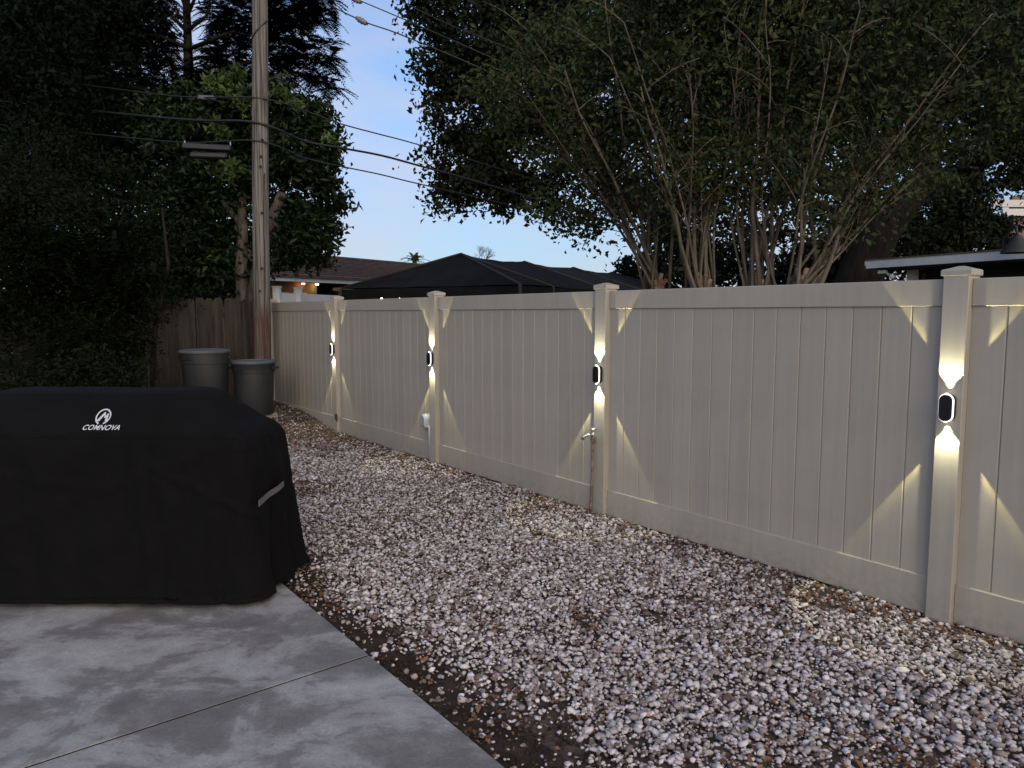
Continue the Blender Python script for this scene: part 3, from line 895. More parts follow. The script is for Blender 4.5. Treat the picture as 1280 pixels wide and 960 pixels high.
def cover_surface():
    HX, HY = 0.985, 0.345
    # z, half width, front y, back y, corner radius
    L = [(0.012, 1.035, -0.385, 0.395, 0.10), (0.06, 1.028, -0.382, 0.39, 0.11), (0.2, 1.01, -0.372, 0.375, 0.11), (0.5, 0.995, -0.362, 0.355, 0.10), (0.8, 0.985, -0.352, 0.345, 0.10),
         (0.90, 0.98, -0.345, 0.34, 0.10), (0.955, 0.965, -0.335, 0.335, 0.11), (0.985, 0.93, -0.318, 0.325, 0.12), (1.03, 0.85, -0.280, 0.30, 0.12), (1.08, 0.785, -0.235, 0.275, 0.12),
         (1.125, 0.725, -0.195, 0.25, 0.12), (1.160, 0.685, -0.165, 0.235, 0.11), (1.187, 0.645, -0.13, 0.21, 0.10), (1.198, 0.60, -0.08, 0.17, 0.08), (1.20, 0.46, 0.0, 0.10, 0.05), (1.20, 0.1, 0.03, 0.05, 0.005)]
    # densify
    lv = []
    tot = 0
    for i in range(len(L) - 1):
        a, b = L[i], L[i + 1]
        d = math.hypot(b[0] - a[0], b[1] - a[1])
        n = max(2, int(d / 0.014))
        for k in range(n):
            t_ = k / n
            lv.append([a[j] + (b[j] - a[j]) * t_ for j in range(5)])
    lv.append(list(L[-1]))
    NP = 420
    rows = []
    for (z, a, f, bk, cr_) in lv:
        # rounded rectangle by arc length
        cy = (f + bk) / 2; hy = (bk - f) / 2
        segs = []
        r_ = min(cr_, a * 0.9, hy * 0.9)
        ax_, hy_ = a - r_, hy - r_
        tot = 4 * (2.0) ; pts = []
        per = 4 * ax_ + 4 * hy_ + 2 * math.pi * r_
        for k in range(NP):
            # fixed parameter split so that rows align: fractions by the widest ring
            q = k / NP
            fx, fc, fy = 0.335, 0.035, 0.095   # side x, corner, side y (sum*2 = 1)
            tbl = [('x', fx, 0), ('c', fc, 1), ('y', fy, 2), ('c', fc, 3), ('x', fx, 4), ('c', fc, 5), ('y', fy, 6), ('c', fc, 7)]
            acc = 0
            for kind, fr, idx in tbl:
                if q < acc + fr or idx == 7:
                    t_ = (q - acc) / fr; break
                acc += fr
            if idx == 0: x, y = -ax_ + 2 * ax_ * t_, -hy
            elif idx == 1: w = -math.pi / 2 + t_ * math.pi / 2; x, y = ax_ + r_ * math.cos(w), -hy_ + r_ * math.sin(w)
            elif idx == 2: x, y = a, -hy_ + 2 * hy_ * t_
            elif idx == 3: w = t_ * math.pi / 2; x, y = ax_ + r_ * math.cos(w), hy_ + r_ * math.sin(w)
            elif idx == 4: x, y = ax_ - 2 * ax_ * t_, hy
            elif idx == 5: w = math.pi / 2 + t_ * math.pi / 2; x, y = -ax_ + r_ * math.cos(w), hy_ + r_ * math.sin(w)
            elif idx == 6: x, y = -a, hy_ - 2 * hy_ * t_
            else: w = math.pi + t_ * math.pi / 2; x, y = -ax_ + r_ * math.cos(w), -hy_ + r_ * math.sin(w)
            pts.append((x, y + cy))
        rows.append((z, pts))
    vs = []
    for z, pts in rows:
        for k, (x, y) in enumerate(pts):
            x0, y0 = pts[k - 1]; x1, y1 = pts[(k + 1) % NP]
            nx, ny = (y1 - y0), -(x1 - x0)
            ll = math.hypot(nx, ny) or 1; nx /= ll; ny /= ll
            low = sstep(1.0, 0.1, z)
            p = Vector((x * 1.0, y * 1.6, z))
            d = 0.022 * noise.fractal(Vector((x * 2.4, y * 3.0, z * 1.5 + 3)), 1.0, 2.0, 4)
            fold = noise.noise(Vector((x * 6.5 + z * 1.3, y * 6.5, z * 0.7)))
            d += 0.014 * fold * (0.25 + 0.9 * low)
            d += 0.006 * noise.fractal(Vector((x * 11, y * 11, z * 6)), 1.0, 2.0, 4)
            d += 0.004 * abs(noise.noise(Vector((x * 9 + z * 7, y * 9, z * 16))))
            # swagged creases that hang below the lid edge
            sw = abs(math.sin((x * 0.9 + 0.4) * 1.9))
            cz = z - (0.86 - 0.20 * (1 - (x / 1.0) ** 2) * 0.6 - 0.06 * sw)
            d += 0.006 * math.exp(-(cz / 0.03) ** 2) * sstep(1.0, 0.2, abs(x + 0.1))
            d += -0.010 * math.exp(-((z - 0.955) / 0.012) ** 2)
            # the lid's end stands inside the cover: crease running down from it
            if y < 0:
                xr = 0.33 + (1.0 - z) * 0.10
                d += 0.009 * math.exp(-((x - xr) / 0.035) ** 2) * sstep(1.15, 0.9, z) * (0.4 + 0.6 * low)
                d -= 0.008 * math.exp(-((x - xr - 0.07) / 0.04) ** 2) * sstep(1.1, 0.8, z)
                # diagonal drag lines
                dg = (x * 0.5 + z) - 1.02
                d += 0.010 * math.exp(-(dg / 0.03) ** 2) * sstep(0.2, 0.6, x)
                dg = (x * -0.35 + z) - 0.62
                d += 0.007 * math.exp(-(dg / 0.04) ** 2)
            if x > 0.8:
                # pocket of cloth gathered under the side strap
                d += 0.03 * math.exp(-((z - 0.72) / 0.10) ** 2) * math.exp(-((y - 0.02) / 0.16) ** 2)
                d -= 0.022 * math.exp(-((z - 0.575) / 0.03) ** 2) * math.exp(-((y - 0.0) / 0.25) ** 2)
                d += 0.05 * low * sstep(0.0, 0.35, y)
                d += 0.02 * math.sin(y * 22) * low
            topf = sstep(1.19, 1.12, z)
            d *= 0.25 + 0.75 * topf
            zz = z + (0.006 * noise.noise(Vector((x * 3, y * 5, 9))) if z > 1.1 else 0)
            if z < 0.05:
                zz = z + 0.020 * (1 + noise.noise(Vector((x * 2.2, y * 2.2, 5)))) 
            vs.append(Vector((x + nx * d, y + ny * d, zz)))
    fs = []
    for i in range(len(rows) - 1):
        for k in range(NP):
            k2 = (k + 1) % NP
            fs.append((i * NP + k, i * NP + k2, (i + 1) * NP + k2, (i + 1) * NP + k))
    m_ = (len(rows) - 1) * NP
    fs.append(tuple(range(m_, m_ + NP)))
    rot = Matrix.Rotation(GROT, 3, 'Z')
    vs = [GC + rot @ v for v in vs]
    return vs, fs


cv, cf = cover_surface()
cover = MB().add(cv, cf).build('cover', M['cloth'], grill, smooth=True)
bvh = BVHTree.FromPolygons(cv, cf)


def project(p, d, off):
    hit, nrm, _, _ = bvh.ray_cast(p, d)
    if hit is None:
        return p
    if nrm.dot(d) > 0: nrm = -nrm
    return hit + nrm * off


def project_mesh(name, polys, m, parent, off=0.003):
    """polys: flat outlines as (x, z) quads/tris in the front plane y = const, thickened a little"""
    mb = MB()
    for pl in polys:
        f = [project(Vector((x, 3.0, z)), Vector((0, 1, 0)), off) for x, z in pl]
        k = len(f)
        mb.add(f, [tuple(range(k))])
    return mb.build(name, m, parent)


def pix_xz(u, v):
    """place on the sloping front of the cover that is seen at (u, v)"""
    p = at(u, v, 1.0); d = (p - Vector((0, 0, CAM_H))).normalized()
    hit, nrm, _, _ = bvh.ray_cast(Vector((0, 0, CAM_H)), d)
    return hit


lh = pix_xz(130, 521); lt = pix_xz(127, 533)
# emblem: broken ring with two slanted peaks
polys = []
R1, R0 = 0.044, 0.036
for k in range(46):
    a0 = R(-70) + k * R(7); a1 = a0 + R(7)
    polys.append([(lh.x + R0 * math.cos(a0), lh.z + R0 * 0.93 * math.sin(a0)), (lh.x + R1 * math.cos(a0), lh.z + R1 * 0.93 * math.sin(a0)), (lh.x + R1 * math.cos(a1), lh.z + R1 * 0.93 * math.sin(a1)), (lh.x + R0 * math.cos(a1), lh.z + R0 * 0.93 * math.sin(a1))])
def mpeak(pts): return [(lh.x + x * 0.044, lh.z + z * 0.041) for x, z in pts]
polys.append(mpeak([(-0.72, -0.50), (-0.36, -0.60), (0.02, 0.18), (0.10, 0.56), (-0.02, 0.60)]))
polys.append(mpeak([(0.10, 0.56), (0.02, 0.18), (0.16, -0.22), (0.34, -0.10)]))
polys.append(mpeak([(0.16, -0.22), (0.46, 0.42), (0.60, 0.40), (0.34, -0.10)]))
polys.append(mpeak([(0.46, 0.42), (0.34, -0.14), (0.40, -0.60), (0.74, -0.52), (0.60, 0.44)]))
project_mesh('emblem', polys, M['logo'], grill)

cu = bpy.data.curves.new('lettering', 'FONT')
cu.body = 'COMNOVA'; cu.size = 1.0; cu.space_character = 1.04; cu.offset = 0.018; cu.align_x = 'CENTER'; cu.resolution_u = 6
to = bpy.data.objects.new('lettering_source', cu); COL.objects.link(to)
dg = bpy.context.evaluated_depsgraph_get()
tm = bpy.data.meshes.new_from_object(to.evaluated_get(dg))
bpy.data.objects.remove(to); 
xs = [v.co.x for v in tm.vertices]; ys = [v.co.y for v in tm.vertices]
wx = max(xs) - min(xs); hy = max(ys) - min(ys)
for v in tm.vertices:
    x = (v.co.x - (max(xs) + min(xs)) / 2) / wx * 0.215; z = (v.co.y - min(ys)) / hy * 0.026
    x += z * 0.35
    v.co = project(Vector((lt.x + x, 3.0, lt.z - 0.020 + z)), Vector((0, 1, 0)), 0.003)
tm.materials.clear(); tm.materials.append(M['logo'])
link('lettering', tm, grill)

# side strap over the gathered cloth, seam under the lid
st = MB(); K = 26
def strap_pt(t_, dz):
    return Vector((0, 4.10 + 0.40 * t_, 0.578 + 0.022 * t_ + dz * 0.85))
raw = [max(project(Vector((-0.6, strap_pt(i / K, dz).y, strap_pt(i / K, dz).z)), Vector((-1, 0, 0)), 0.004).x for dz in (-0.021, 0, 0.021)) for i in range(K + 1)]
sm_ = [max(raw[max(0, i - 5):i + 6]) for i in range(K + 1)]
sm_ = [sum(sm_[max(0, i - 3):i + 4]) / len(sm_[max(0, i - 3):i + 4]) for i in range(K + 1)]
vs = []
for thk in (0.004, 0.0):
    for i in range(K + 1):
        for dz in (-0.021, 0.021):
            p = strap_pt(i / K, dz); p.x = sm_[i] + thk; vs.append(p)
q = 2 * (K + 1)
fs = [(2 * i, 2 * i + 1, 2 * i + 3, 2 * i + 2) for i in range(K)]
fs += [(q + 2 * i + 2, q + 2 * i + 3, q + 2 * i + 1, q + 2 * i) for i in range(K)]
fs += [(2 * i, 2 * i + 2, q + 2 * i + 2, q + 2 * i) for i in range(K)] + [(2 * i + 1, q + 2 * i + 1, q + 2 * i + 3, 2 * i + 3) for i in range(K)]
fs += [(0, q, q + 1, 1), (2 * K, 2 * K + 1, q + 2 * K + 1, q + 2 * K)]
st.add(vs, fs).build('strap', M['strap'], grill)
sp = []
for i in range(90):
    x = -3.32 + 1.80 * i / 89
    sp.append(project(Vector((x, 3.0, 0.957 + 0.004 * math.sin(i * 0.4))), Vector((0, 1, 0)), 0.001))
MB().tube(sp, 0.0018, 6).build('seam', M['cloth'], grill, smooth=True)


# ================================================================== HOUSES AND CANOPY BEYOND
# ---- shingled house at the back left
HD = 22.0
h1 = thing('shingled_house', 'single storey house with brown shingle roof and pale fascia beyond the fence', 'house', (-7.5, 24.5, 0))
dirh = Vector((0.55, 0.835, 0)).normalized(); dn = Vector((-dirh.y, dirh.x, 0))
ez = 2.72
EO = Vector((-6.06, 21.5, 0))
e0 = EO - dirh * 4.0
e1 = EO + dirh * 11.0
WO = EO + dn * 0.9
W0 = WO - dirh * 3.6; W1 = WO + dirh * 1.36
X0 = WO + dirh * 1.36 + dn * 1.9; X1 = WO + dirh * 10.6 + dn * 1.9
def quadbox(mb, a, b, z0, z1, th, nrm):
    c = (a + b) / 2 + Vector((0, 0, (z0 + z1) / 2)) + nrm * th / 2
    mb.box(c, ((b - a).length, th, z1 - z0), (b - a).normalized(), nrm, (0, 0, 1)); return mb
quadbox(MB(), W0, W1, -0.1, ez - 0.12, 0.2, dn).build('wall', M['stucco'], h1)
quadbox(MB(), X0, X1, -0.1, ez - 0.05, 0.2, dn).build('wall', M['wall_dark'], h1)
quadbox(MB(), W0 + dn * 5, X1 + dn * 3.1, -0.1, ez - 0.05, 0.2, dn).build('wall', M['stucco'], h1)
quadbox(MB(), W1 + dn * 0.2, W1 + dn * 1.9, -0.1, ez - 0.05, 0.2, -dirh).build('wall', M['stucco'], h1)
MB().box((e0 + e1) / 2 + dn * 1.5 + Vector((0, 0, ez - 0.08)), (14.6, 2.9, 0.05), dirh, dn).build('soffit', M['wall_dark'], h1)
quadbox(MB(), e0 , e1, ez - 0.16, ez + 0.03, 0.04, dn).build('fascia', M['fascia'], h1)
rz_ = ez + 0.90
ridge0 = e0 + dn * 3.0 + dirh * 0.3; ridge1 = e1 + dn * 3.0 - dirh * 0.3
back0 = e0 + dn * 6.0; back1 = e1 + dn * 6.0
rf = MB()
A_ = [e0 - dn * 0.06 + Vector((0, 0, ez + 0.035)), e1 - dn * 0.06 + Vector((0, 0, ez + 0.035)), ridge1 + Vector((0, 0, rz_)), ridge0 + Vector((0, 0, rz_)), back0 + Vector((0, 0, ez)), back1 + Vector((0, 0, ez))]
B_ = [p - Vector((0, 0, 0.09)) for p in A_]
rf.add(A_ + B_, [(0, 1, 2, 3), (3, 2, 5, 4), (9, 8, 7, 6), (10, 11, 8, 9), (0, 6, 7, 1), (4, 5, 11, 10), (0, 3, 9, 6), (3, 4, 10, 9), (1, 7, 8, 2), (2, 8, 11, 5)])
rf.build('roof', M['shingle'], h1)
MB().tube([ridge0 + Vector((0, 0, rz_)), ridge1 + Vector((0, 0, rz_))], 0.07, 6).build('ridge_cap', M['shingle'], h1)
# shingle courses as thin proud strips
for i in range(1, 14):
    t_ = i / 14
    pa = A_[0].lerp(A_[3], t_); pb2 = A_[1].lerp(A_[2], t_)
    nrm = Vector((0, 0, 1))
    MB().box((pa + pb2) / 2 + Vector((0, 0, 0.008)), ((pb2 - pa).length, 0.05, 0.016), dirh, dn, (0, 0, 1)).build('shingle_course', M['shingle'], h1)
for (k0, k1) in ((-0.30, 0.27), (0.40, 0.93), (-1.6, -0.8)):
    a = WO + dirh * k0 - dn * 0.03; b = WO + dirh * k1 - dn * 0.03
    w_ = quadbox(MB(), a, b, 0.9, 2.28, 0.05, dn).build('window', M['white_paint'], h1)
    quadbox(MB(), a + dirh * 0.06 - dn * 0.01, b - dirh * 0.06 - dn * 0.01, 0.96, 2.22, 0.02, dn).build('pane', M['glass'], w_)
for kx, mt, lb, colr in ((0.68, 'bulb_orange', 'orange', (1.0, 0.32, 0.10)), (1.22, 'bulb_yellow', 'amber', (1.0, 0.62, 0.22))):
    p = WO + dirh * kx - dn * 0.16 + Vector((0, 0, 2.54))
    el = thing('eave_light', 'small %s downlight glowing under the eave of the shingled house' % lb, 'eave light', p)
    MB().lathe(p, [(0, -0.02), (0.05, -0.02), (0.055, 0.02), (0, 0.02)], 12).build('bulb', M[mt], el, smooth=True)
    MB().lathe(p + Vector((0, 0, 0.04)), [(0, -0.018), (0.06, -0.018), (0.06, 0.02), (0, 0.02)], 12).build('base', M['white_paint'], el)
    ld = bpy.data.lights.new('eave_glow', 'POINT'); ld.energy = 0.5; ld.color = colr; ld.shadow_soft_size = 0.05
    lo = bpy.data.objects.new('eave_glow', ld); COL.objects.link(lo); lo.parent = el; lo.location = (0, 0, -0.08)
# porch roof piece, pale underside right of the lights
pp = WO + dirh * 2.0 - dn * 1.0
MB().box(pp + dirh * 1.2 + Vector((0, 0, 2.42)), (2.4, 2.0, 0.10), dirh, dn, (0.0, -0.06, 1), ch=0.01).build('porch_ceiling', M['fascia'], h1)
for q_ in (0.1, 2.3):
    MB().box(pp + dirh * q_ - dn * 0.85 + Vector((0, 0, 1.17)), (0.1, 0.1, 2.34), dirh, dn).build('porch_post', M['white_paint'], h1)

# ---- neighbour's white vinyl fence
nf = thing('white_fence', 'pale blue white vinyl fence top showing past the utility pole', 'fence', at(372, 400, 14.2))
wp = [at(346.5, 378, 14.0), at(373, 378, 14.6), at(455, 378, 17.4), at(512, 378, 19.2)]
ztop = [1.90, 1.90, 1.90, 1.90]
for i, p in enumerate(wp):
    q = Vector((p.x, p.y, 0))
    pp_ = MB().box(q + Vector((0, 0, 1.04)), (0.13, 0.13, 2.20), ch=0.006).build('post', M['vinyl_white'], nf)
    MB().box(q + Vector((0, 0, 2.15)), (0.155, 0.155, 0.03), ch=0.008).build('post_cap', M['vinyl_white'], pp_)
for a, b in zip(wp[:-1], wp[1:]):
    a = Vector((a.x, a.y, 0)); b = Vector((b.x, b.y, 0))
    dd = (b - a).normalized(); nn = Vector((-dd.y, dd.x, 0))
    quadbox(MB(), a + dd * 0.07, b - dd * 0.07, 0.1, 1.90, 0.03, nn).build('panel', M['vinyl_white'], nf)
    quadbox(MB(), a + dd * 0.07 - nn * 0.01, b - dd * 0.07 - nn * 0.01, 1.90, 2.04, 0.05, nn).build('top_rail', M['vinyl_white'], nf)

# ---- black shade cloth structure
ct = thing('shade_canopy', 'black shade cloth canopy on a ribbed hip frame behind the fence', 'canopy', at(620, 392, 15))
R0_ = at(576, 317.5, 14.0); zr = R0_.z
cd = Vector((0.51, 0.86, 0)); cp = Vector((0.86, -0.51, 0))
R0v = Vector((R0_.x, R0_.y, 0))
hw_ = 1.95; EZ = 2.12
ribs = []
Lr = [0.0, 2.4, 4.8, 7.2, 9.6]
for L_ in Lr:
    rp_ = R0v + cd * L_
    ribs.append((rp_ + Vector((0, 0, zr)), rp_ + cp * hw_ + Vector((0, 0, EZ)), rp_ - cp * hw_ + Vector((0, 0, EZ))))
fr = R0v - cd * 1.15 + cp * hw_ + Vector((0, 0, EZ)); fl = R0v - cd * 1.15 - cp * hw_ + Vector((0, 0, EZ))
cl = MB()
def patch(p00, p10, p11, p01, sag, nu=14, nv=10):
    vs = []
    for i in range(nu + 1):
        for j in range(nv + 1):
            a, b = i / nu, j / nv
            p = p00.lerp(p10, a).lerp(p01.lerp(p11, a), b)
            p = p - Vector((0, 0, sag * math.sin(math.pi * a) * (0.35 + 0.65 * (1 - b))))
            p = p + Vector((0, 0, 0.015 * noise.noise(p * 2.3)))
            vs.append(p)
    fs = [(i * (nv + 1) + j, (i + 1) * (nv + 1) + j, (i + 1) * (nv + 1) + j + 1, i * (nv + 1) + j + 1) for i in range(nu) for j in range(nv)]
    cl.add(vs, fs)
for i in range(len(ribs) - 1):
    a, b = ribs[i], ribs[i + 1]
    patch(a[0], b[0], b[1], a[1], 0.045)
    patch(b[0], a[0], a[2], b[2], 0.045)
pk = ribs[0][0]
patch(pk, pk, ribs[0][1], fr, 0.0); patch(pk, pk, fr, fl, 0.02); patch(pk, pk, fl, ribs[0][2], 0.0)
cl.build('cloth', M['shade_cloth'], ct, smooth=True)
# hanging side cloth and dark interior walls
for a, b in ((fr, fl), (fl, ribs[-1][2]), (ribs[-1][1], fr), (ribs[-1][2], ribs[-1][1])):
    a0 = Vector((a.x, a.y, 0)); b0 = Vector((b.x, b.y, 0)); dd = (b0 - a0).normalized(); nn = Vector((-dd.y, dd.x, 0))
    quadbox(MB(), a0, b0, 0.02, EZ - 0.02, 0.01, nn).build('side_cloth', M['shade_cloth'], ct)
for i, (a, b, c) in enumerate(ribs):
    MB().tube([c + Vector((0, 0, 0.004)), a + Vector((0, 0, 0.006)), b + Vector((0, 0, 0.004))], 0.022, 6).build('rib', M['frame_dark'], ct, smooth=True)
    for q in (b, c):
        MB().tube([Vector((q.x, q.y, 0)), q], 0.03, 8).build('post', M['frame_dark'], ct, smooth=True)
for q in (fr, fl):
    MB().tube([q + Vector((0, 0, 0.004)), pk + Vector((0, 0, 0.006))], 0.022, 6).build('rib', M['frame_dark'], ct, smooth=True)
    MB().tube([Vector((q.x, q.y, 0)), q], 0.03, 8).build('post', M['frame_dark'], ct, smooth=True)
MB().tube([ribs[0][0] + Vector((0, 0, -0.10)), ribs[-1][0] + Vector((0, 0, -0.10))], 0.022, 6).build('ridge_pole', M['frame_dark'], ct, smooth=True)
for (u, v, w_) in ((477, 374, 'left, larger'), (499.5, 374.5, 'right, fainter')):
    p = at(u, v, 12.35)
    o = MB().lathe(p, [(0, -0.03), (0.018, -0.02), (0.02, 0.01), (0, 0.03)], 10).build('garden_light', M['bulb_white'], smooth=True)
    tag(o, w_ + ' of two tiny white lights just above the fence by the canopy', 'garden light')

# ---- low house at the right
h2 = thing('low_house', 'dark low house with a pale blue eave at the right behind the fence', 'house', at(1180, 392, 12.5))
q0 = at(1081, 326, 13.2); q1 = at(1300, 311, 10.6)
zE = (q0.z + q1.z) / 2
a0 = Vector((q0.x, q0.y, 0)); b0 = Vector((q1.x, q1.y, 0)); dd = (b0 - a0).normalized(); nn = Vector((-dd.y, dd.x, 0))
b0 = a0 + dd * 8
quadbox(MB(), a0, b0, zE - 0.13, zE, 0.04, nn).build('fascia', M['fascia'], h2)
quadbox(MB(), a0 + dd * 0.02, b0, zE - 0.02, zE + 0.03, 6.0, nn).build('roof', M['shingle'], h2)
quadbox(MB(), a0 + dd * 0.2 + nn * 0.05, b0, zE - 0.16, zE - 0.03, 0.9, nn).build('soffit', M['wall_dark'], h2)
quadbox(MB(), a0 + dd * 0.55 + nn * 0.95, b0, -0.1, zE - 0.16, 0.2, nn).build('wall', M['wall_dark'], h2)
quadbox(MB(), a0 + dd * 0.42 + nn * 0.55, a0 + dd * 0.56 + nn * 0.55, -0.1, zE - 0.16, 0.12, nn).build('porch_post', M['white_paint'], h2)
quadbox(MB(), a0 + dd * 3.35 + nn * 0.50, a0 + dd * 3.42 + nn * 0.50, -0.1, zE - 0.16, 0.10, nn).build('porch_post', M['frame_dark'], h2)
quadbox(MB(), a0 + dd * 0.55 + nn * 1.15, a0 + dd * 0.55 + nn * 5.8, -0.1, zE - 0.03, 0.2, -dd).build('wall', M['wall_dark'], h2)
quadbox(MB(), a0 + dd * 0.1 + nn * 5.6, b0 + nn * 5.6, -0.1, zE - 0.03, 0.2, nn).build('wall', M['wall_dark'], h2)
w_ = quadbox(MB(), a0 + dd * 1.5 + nn * 0.90, a0 + dd * 2.8 + nn * 0.90, 0.9, 2.1, 0.05, nn).build('window', M['wall_dark'], h2)
quadbox(MB(), a0 + dd * 1.56 + nn * 0.885, a0 + dd * 2.74 + nn * 0.885, 0.96, 2.04, 0.02, nn).build('pane', M['glass'], w_)
p = a0 + dd * 0.28 + nn * 0.12 + Vector((0, 0, zE - 0.20))
sl = thing('security_light', 'small white twin security light under the left end of the pale blue eave', 'security light', p)
MB().box(p, (0.14, 0.10, 0.06), dd, nn, ch=0.008).build('base', M['white_paint'], sl)
MB().tube([p + dd * 0.05, p + dd * 0.16 + Vector((0, 0, -0.07))], 0.015, 8).build('arm', M['white_paint'], sl, smooth=True)
MB().tube([p + dd * 0.13 + Vector((0, 0, -0.05)), p + dd * 0.22 + Vector((0, 0, -0.11))], [0.025, 0.05], 12).build('lamp_head', M['white_paint'], sl, smooth=True)
# barn style floodlight at the right edge
p = at(1272, 297, 10.6)
fl_ = thing('flood_light', 'dark cone shaped outdoor lamp above the pale blue eave at the right edge', 'outdoor lamp', p)
MB().lathe(p, [(0, 0.03), (0.05, 0.03), (0.07, -0.02), (0.20, -0.20), (0.205, -0.215), (0.18, -0.20), (0.06, -0.03), (0, -0.03)], 28).build('shade', M['can'], fl_, auto=40)
MB().tube([p + Vector((0, 0, 0.02)), p + Vector((0.0, 0.05, 0.16)), p + Vector((0.12, 0.3, 0.2)), p + Vector((0.25, 0.7, 0.05)), Vector((p.x + 0.3, p.y + 0.8, zE))], 0.018, 8).build('arm', M['can'], fl_, smooth=True)
# pale gable boards beyond the leaves
gb = thing('pale_gable', 'pale painted gable of a house glimpsed through leaves at the right edge', 'house', at(1262, 392, 15.5))
for (v0, v1, u0) in ((250, 259, 1238), (261, 270, 1252)):
    pa = at(u0, v1, 15.5); pb2 = at(1400, v1 - 2, 15.5); pt = at(u0, v0, 15.5)
    MB().box(Vector(((pa.x + pb2.x) / 2, 15.5, (pa.z + pt.z) / 2)), (pb2.x - pa.x, 0.06, pt.z - pa.z), ch=0.005).build('siding', M['white_paint'], gb)
pa = at(1256, 340, 15.7); pb2 = at(1420, 340, 15.7); pt = at(1256, 246, 15.7)
MB().box(Vector(((pa.x + pb2.x) / 2, 15.65, pt.z / 2)), (pb2.x - pa.x, 0.1, pt.z), ch=0.0).build('wall', M['stucco'], gb)


# ================================================================== TREES
def leaf_mesh(name, pts, size, m, parent, aspect=0.5, up=0.35, droop=0.0, smin=0.6, dirs=None):
    n = len(pts)
    pts = np.asarray(pts, np.float64)
    sz = size * RNG.uniform(smin, 1.25, n)[:, None]
    nrm = RNG.normal(size=(n, 3)); nrm /= np.linalg.norm(nrm, axis=1)[:, None]
    nrm[:, 2] = nrm[:, 2] + up
    nrm /= np.linalg.norm(nrm, axis=1)[:, None]
    d = RNG.normal(size=(n, 3)) if dirs is None else dirs + 0.35 * RNG.normal(size=(n, 3))
    d[:, 2] -= droop
    d -= nrm * np.sum(d * nrm, axis=1)[:, None]
    d /= np.linalg.norm(d, axis=1)[:, None]
    sd = np.cross(nrm, d)
    w = sz * aspect * 0.5
    v0 = pts - d * sz * 0.5
    v2 = pts + d * sz * 0.5 - nrm * sz * 0.10
    v1 = pts + sd * w + nrm * sz * 0.10 - d * sz * 0.05
    v3 = pts - sd * w + nrm * sz * 0.10 - d * sz * 0.05
    V = np.stack([v0, v1, v2, v3], 1).reshape(-1, 3)
    b = np.arange(n)[:, None] * 4
    T = np.stack([b + [0, 1, 2], b + [0, 2, 3]], 1).reshape(-1, 3)
    return np_mesh(name, V, T, m, parent)


def lobes_points(lobes, depth, n, clump=0.35, per=40, thick=1.0, flat=1.0):
    """lobes: (u, v, radius px[, depth]); leaves gathered in clumps inside each lobe"""
    out = []
    wts = np.array([l[2] ** 2 for l in lobes], float); wts /= wts.sum()
    for l, w in zip(lobes, wts):
        dp = l[3] if len(l) > 3 else depth
        c = np.array(at(l[0], l[1], dp)); r = l[2] / F_PX * dp
        k = max(2, int(n * w / per))
        q = RNG.normal(size=(k, 3)); q /= np.linalg.norm(q, axis=1)[:, None]
        rad = RNG.uniform(0.25, 1.0, k) ** 0.55
        cc = c + q * (rad * r)[:, None] * np.array([1, thick, flat])
        cr_ = clump * RNG.uniform(0.6, 1.35, k)
        pp = np.repeat(cc, per, 0) + RNG.normal(size=(k * per, 3)) * np.repeat(cr_, per)[:, None] * np.array([0.6, 0.6, 0.38])
        out.append(pp)
    return np.concatenate(out)


def curve_pts(p0, p1, p2, n=8):
    return [p0 * (1 - t_) ** 2 + p1 * 2 * t_ * (1 - t_) + p2 * t_ ** 2 for t_ in [i / n for i in range(n + 1)]]


def wobble(pts, amp):
    return [p + Vector((noise.noise(p * 1.3 + Vector((9, 0, 0))), noise.noise(p * 1.3 + Vector((0, 7, 0))), 0)) * amp for p in pts]


# ---- live oak at the right
oak = thing('oak_tree', 'huge dark oak filling the upper right, its thick trunk leaning behind the fence', 'tree', (at(1070, 392, 16.5).x, 16.5, 0))
tp = at(1068, 392, 16.5)
tb_ = [Vector((tp.x - 0.3, 16.5, -0.1)), Vector((tp.x - 0.15, 16.5, 1.0)), at(1078, 340, 16.5), at(1098, 292, 16.3), at(1128, 250, 16), at(1155, 228, 16)]
MB().tube(wobble(tb_, 0.1), [0.75, 0.6, 0.48, 0.42, 0.37, 0.32], 16).build('trunk', M['bark_dark'], oak, smooth=True)
for bpts, r0 in (([(1150, 232, 16), (1200, 222, 15.5), (1245, 195, 15), (1330, 165, 14.5), (1420, 120, 14)], 0.30), ([(1098, 292, 16.3), (1060, 240, 16.5), (1000, 190, 17), (930, 150, 17.5), (850, 130, 18)], 0.26),
                 ([(1150, 230, 16), (1160, 160, 16.5), (1130, 80, 17), (1100, -40, 17)], 0.30), ([(1000, 190, 17), (940, 100, 17), (900, 0, 17)], 0.15), ([(1160, 160, 16.5), (1220, 90, 16.5), (1290, 20, 17)], 0.18),
                 ([(930, 150, 17.5), (800, 170, 17.5), (700, 190, 17.5), (620, 180, 17.5)], 0.13), ([(850, 130, 18), (750, 70, 18), (650, 40, 18), (580, 20, 18)], 0.12), ([(1060, 240, 16.5), (1010, 235, 16), (950, 262, 15.5)], 0.09),
                 ([(1200, 222, 15.5), (1215, 240, 15), (1240, 262, 14.5)], 0.07)):
    P_ = [at(*q) for q in bpts]; P2 = []
    for i in range(len(P_) - 1):
        for k in range(4): P2.append(P_[i].lerp(P_[i + 1], k / 4))
    P2.append(P_[-1]); P2 = wobble(P2, 0.35)
    MB().tube(P2, [r0 * (1 - 0.75 * i / (len(P2) - 1)) for i in range(len(P2))], 10).build('branch', M['bark_dark'], oak, smooth=True)
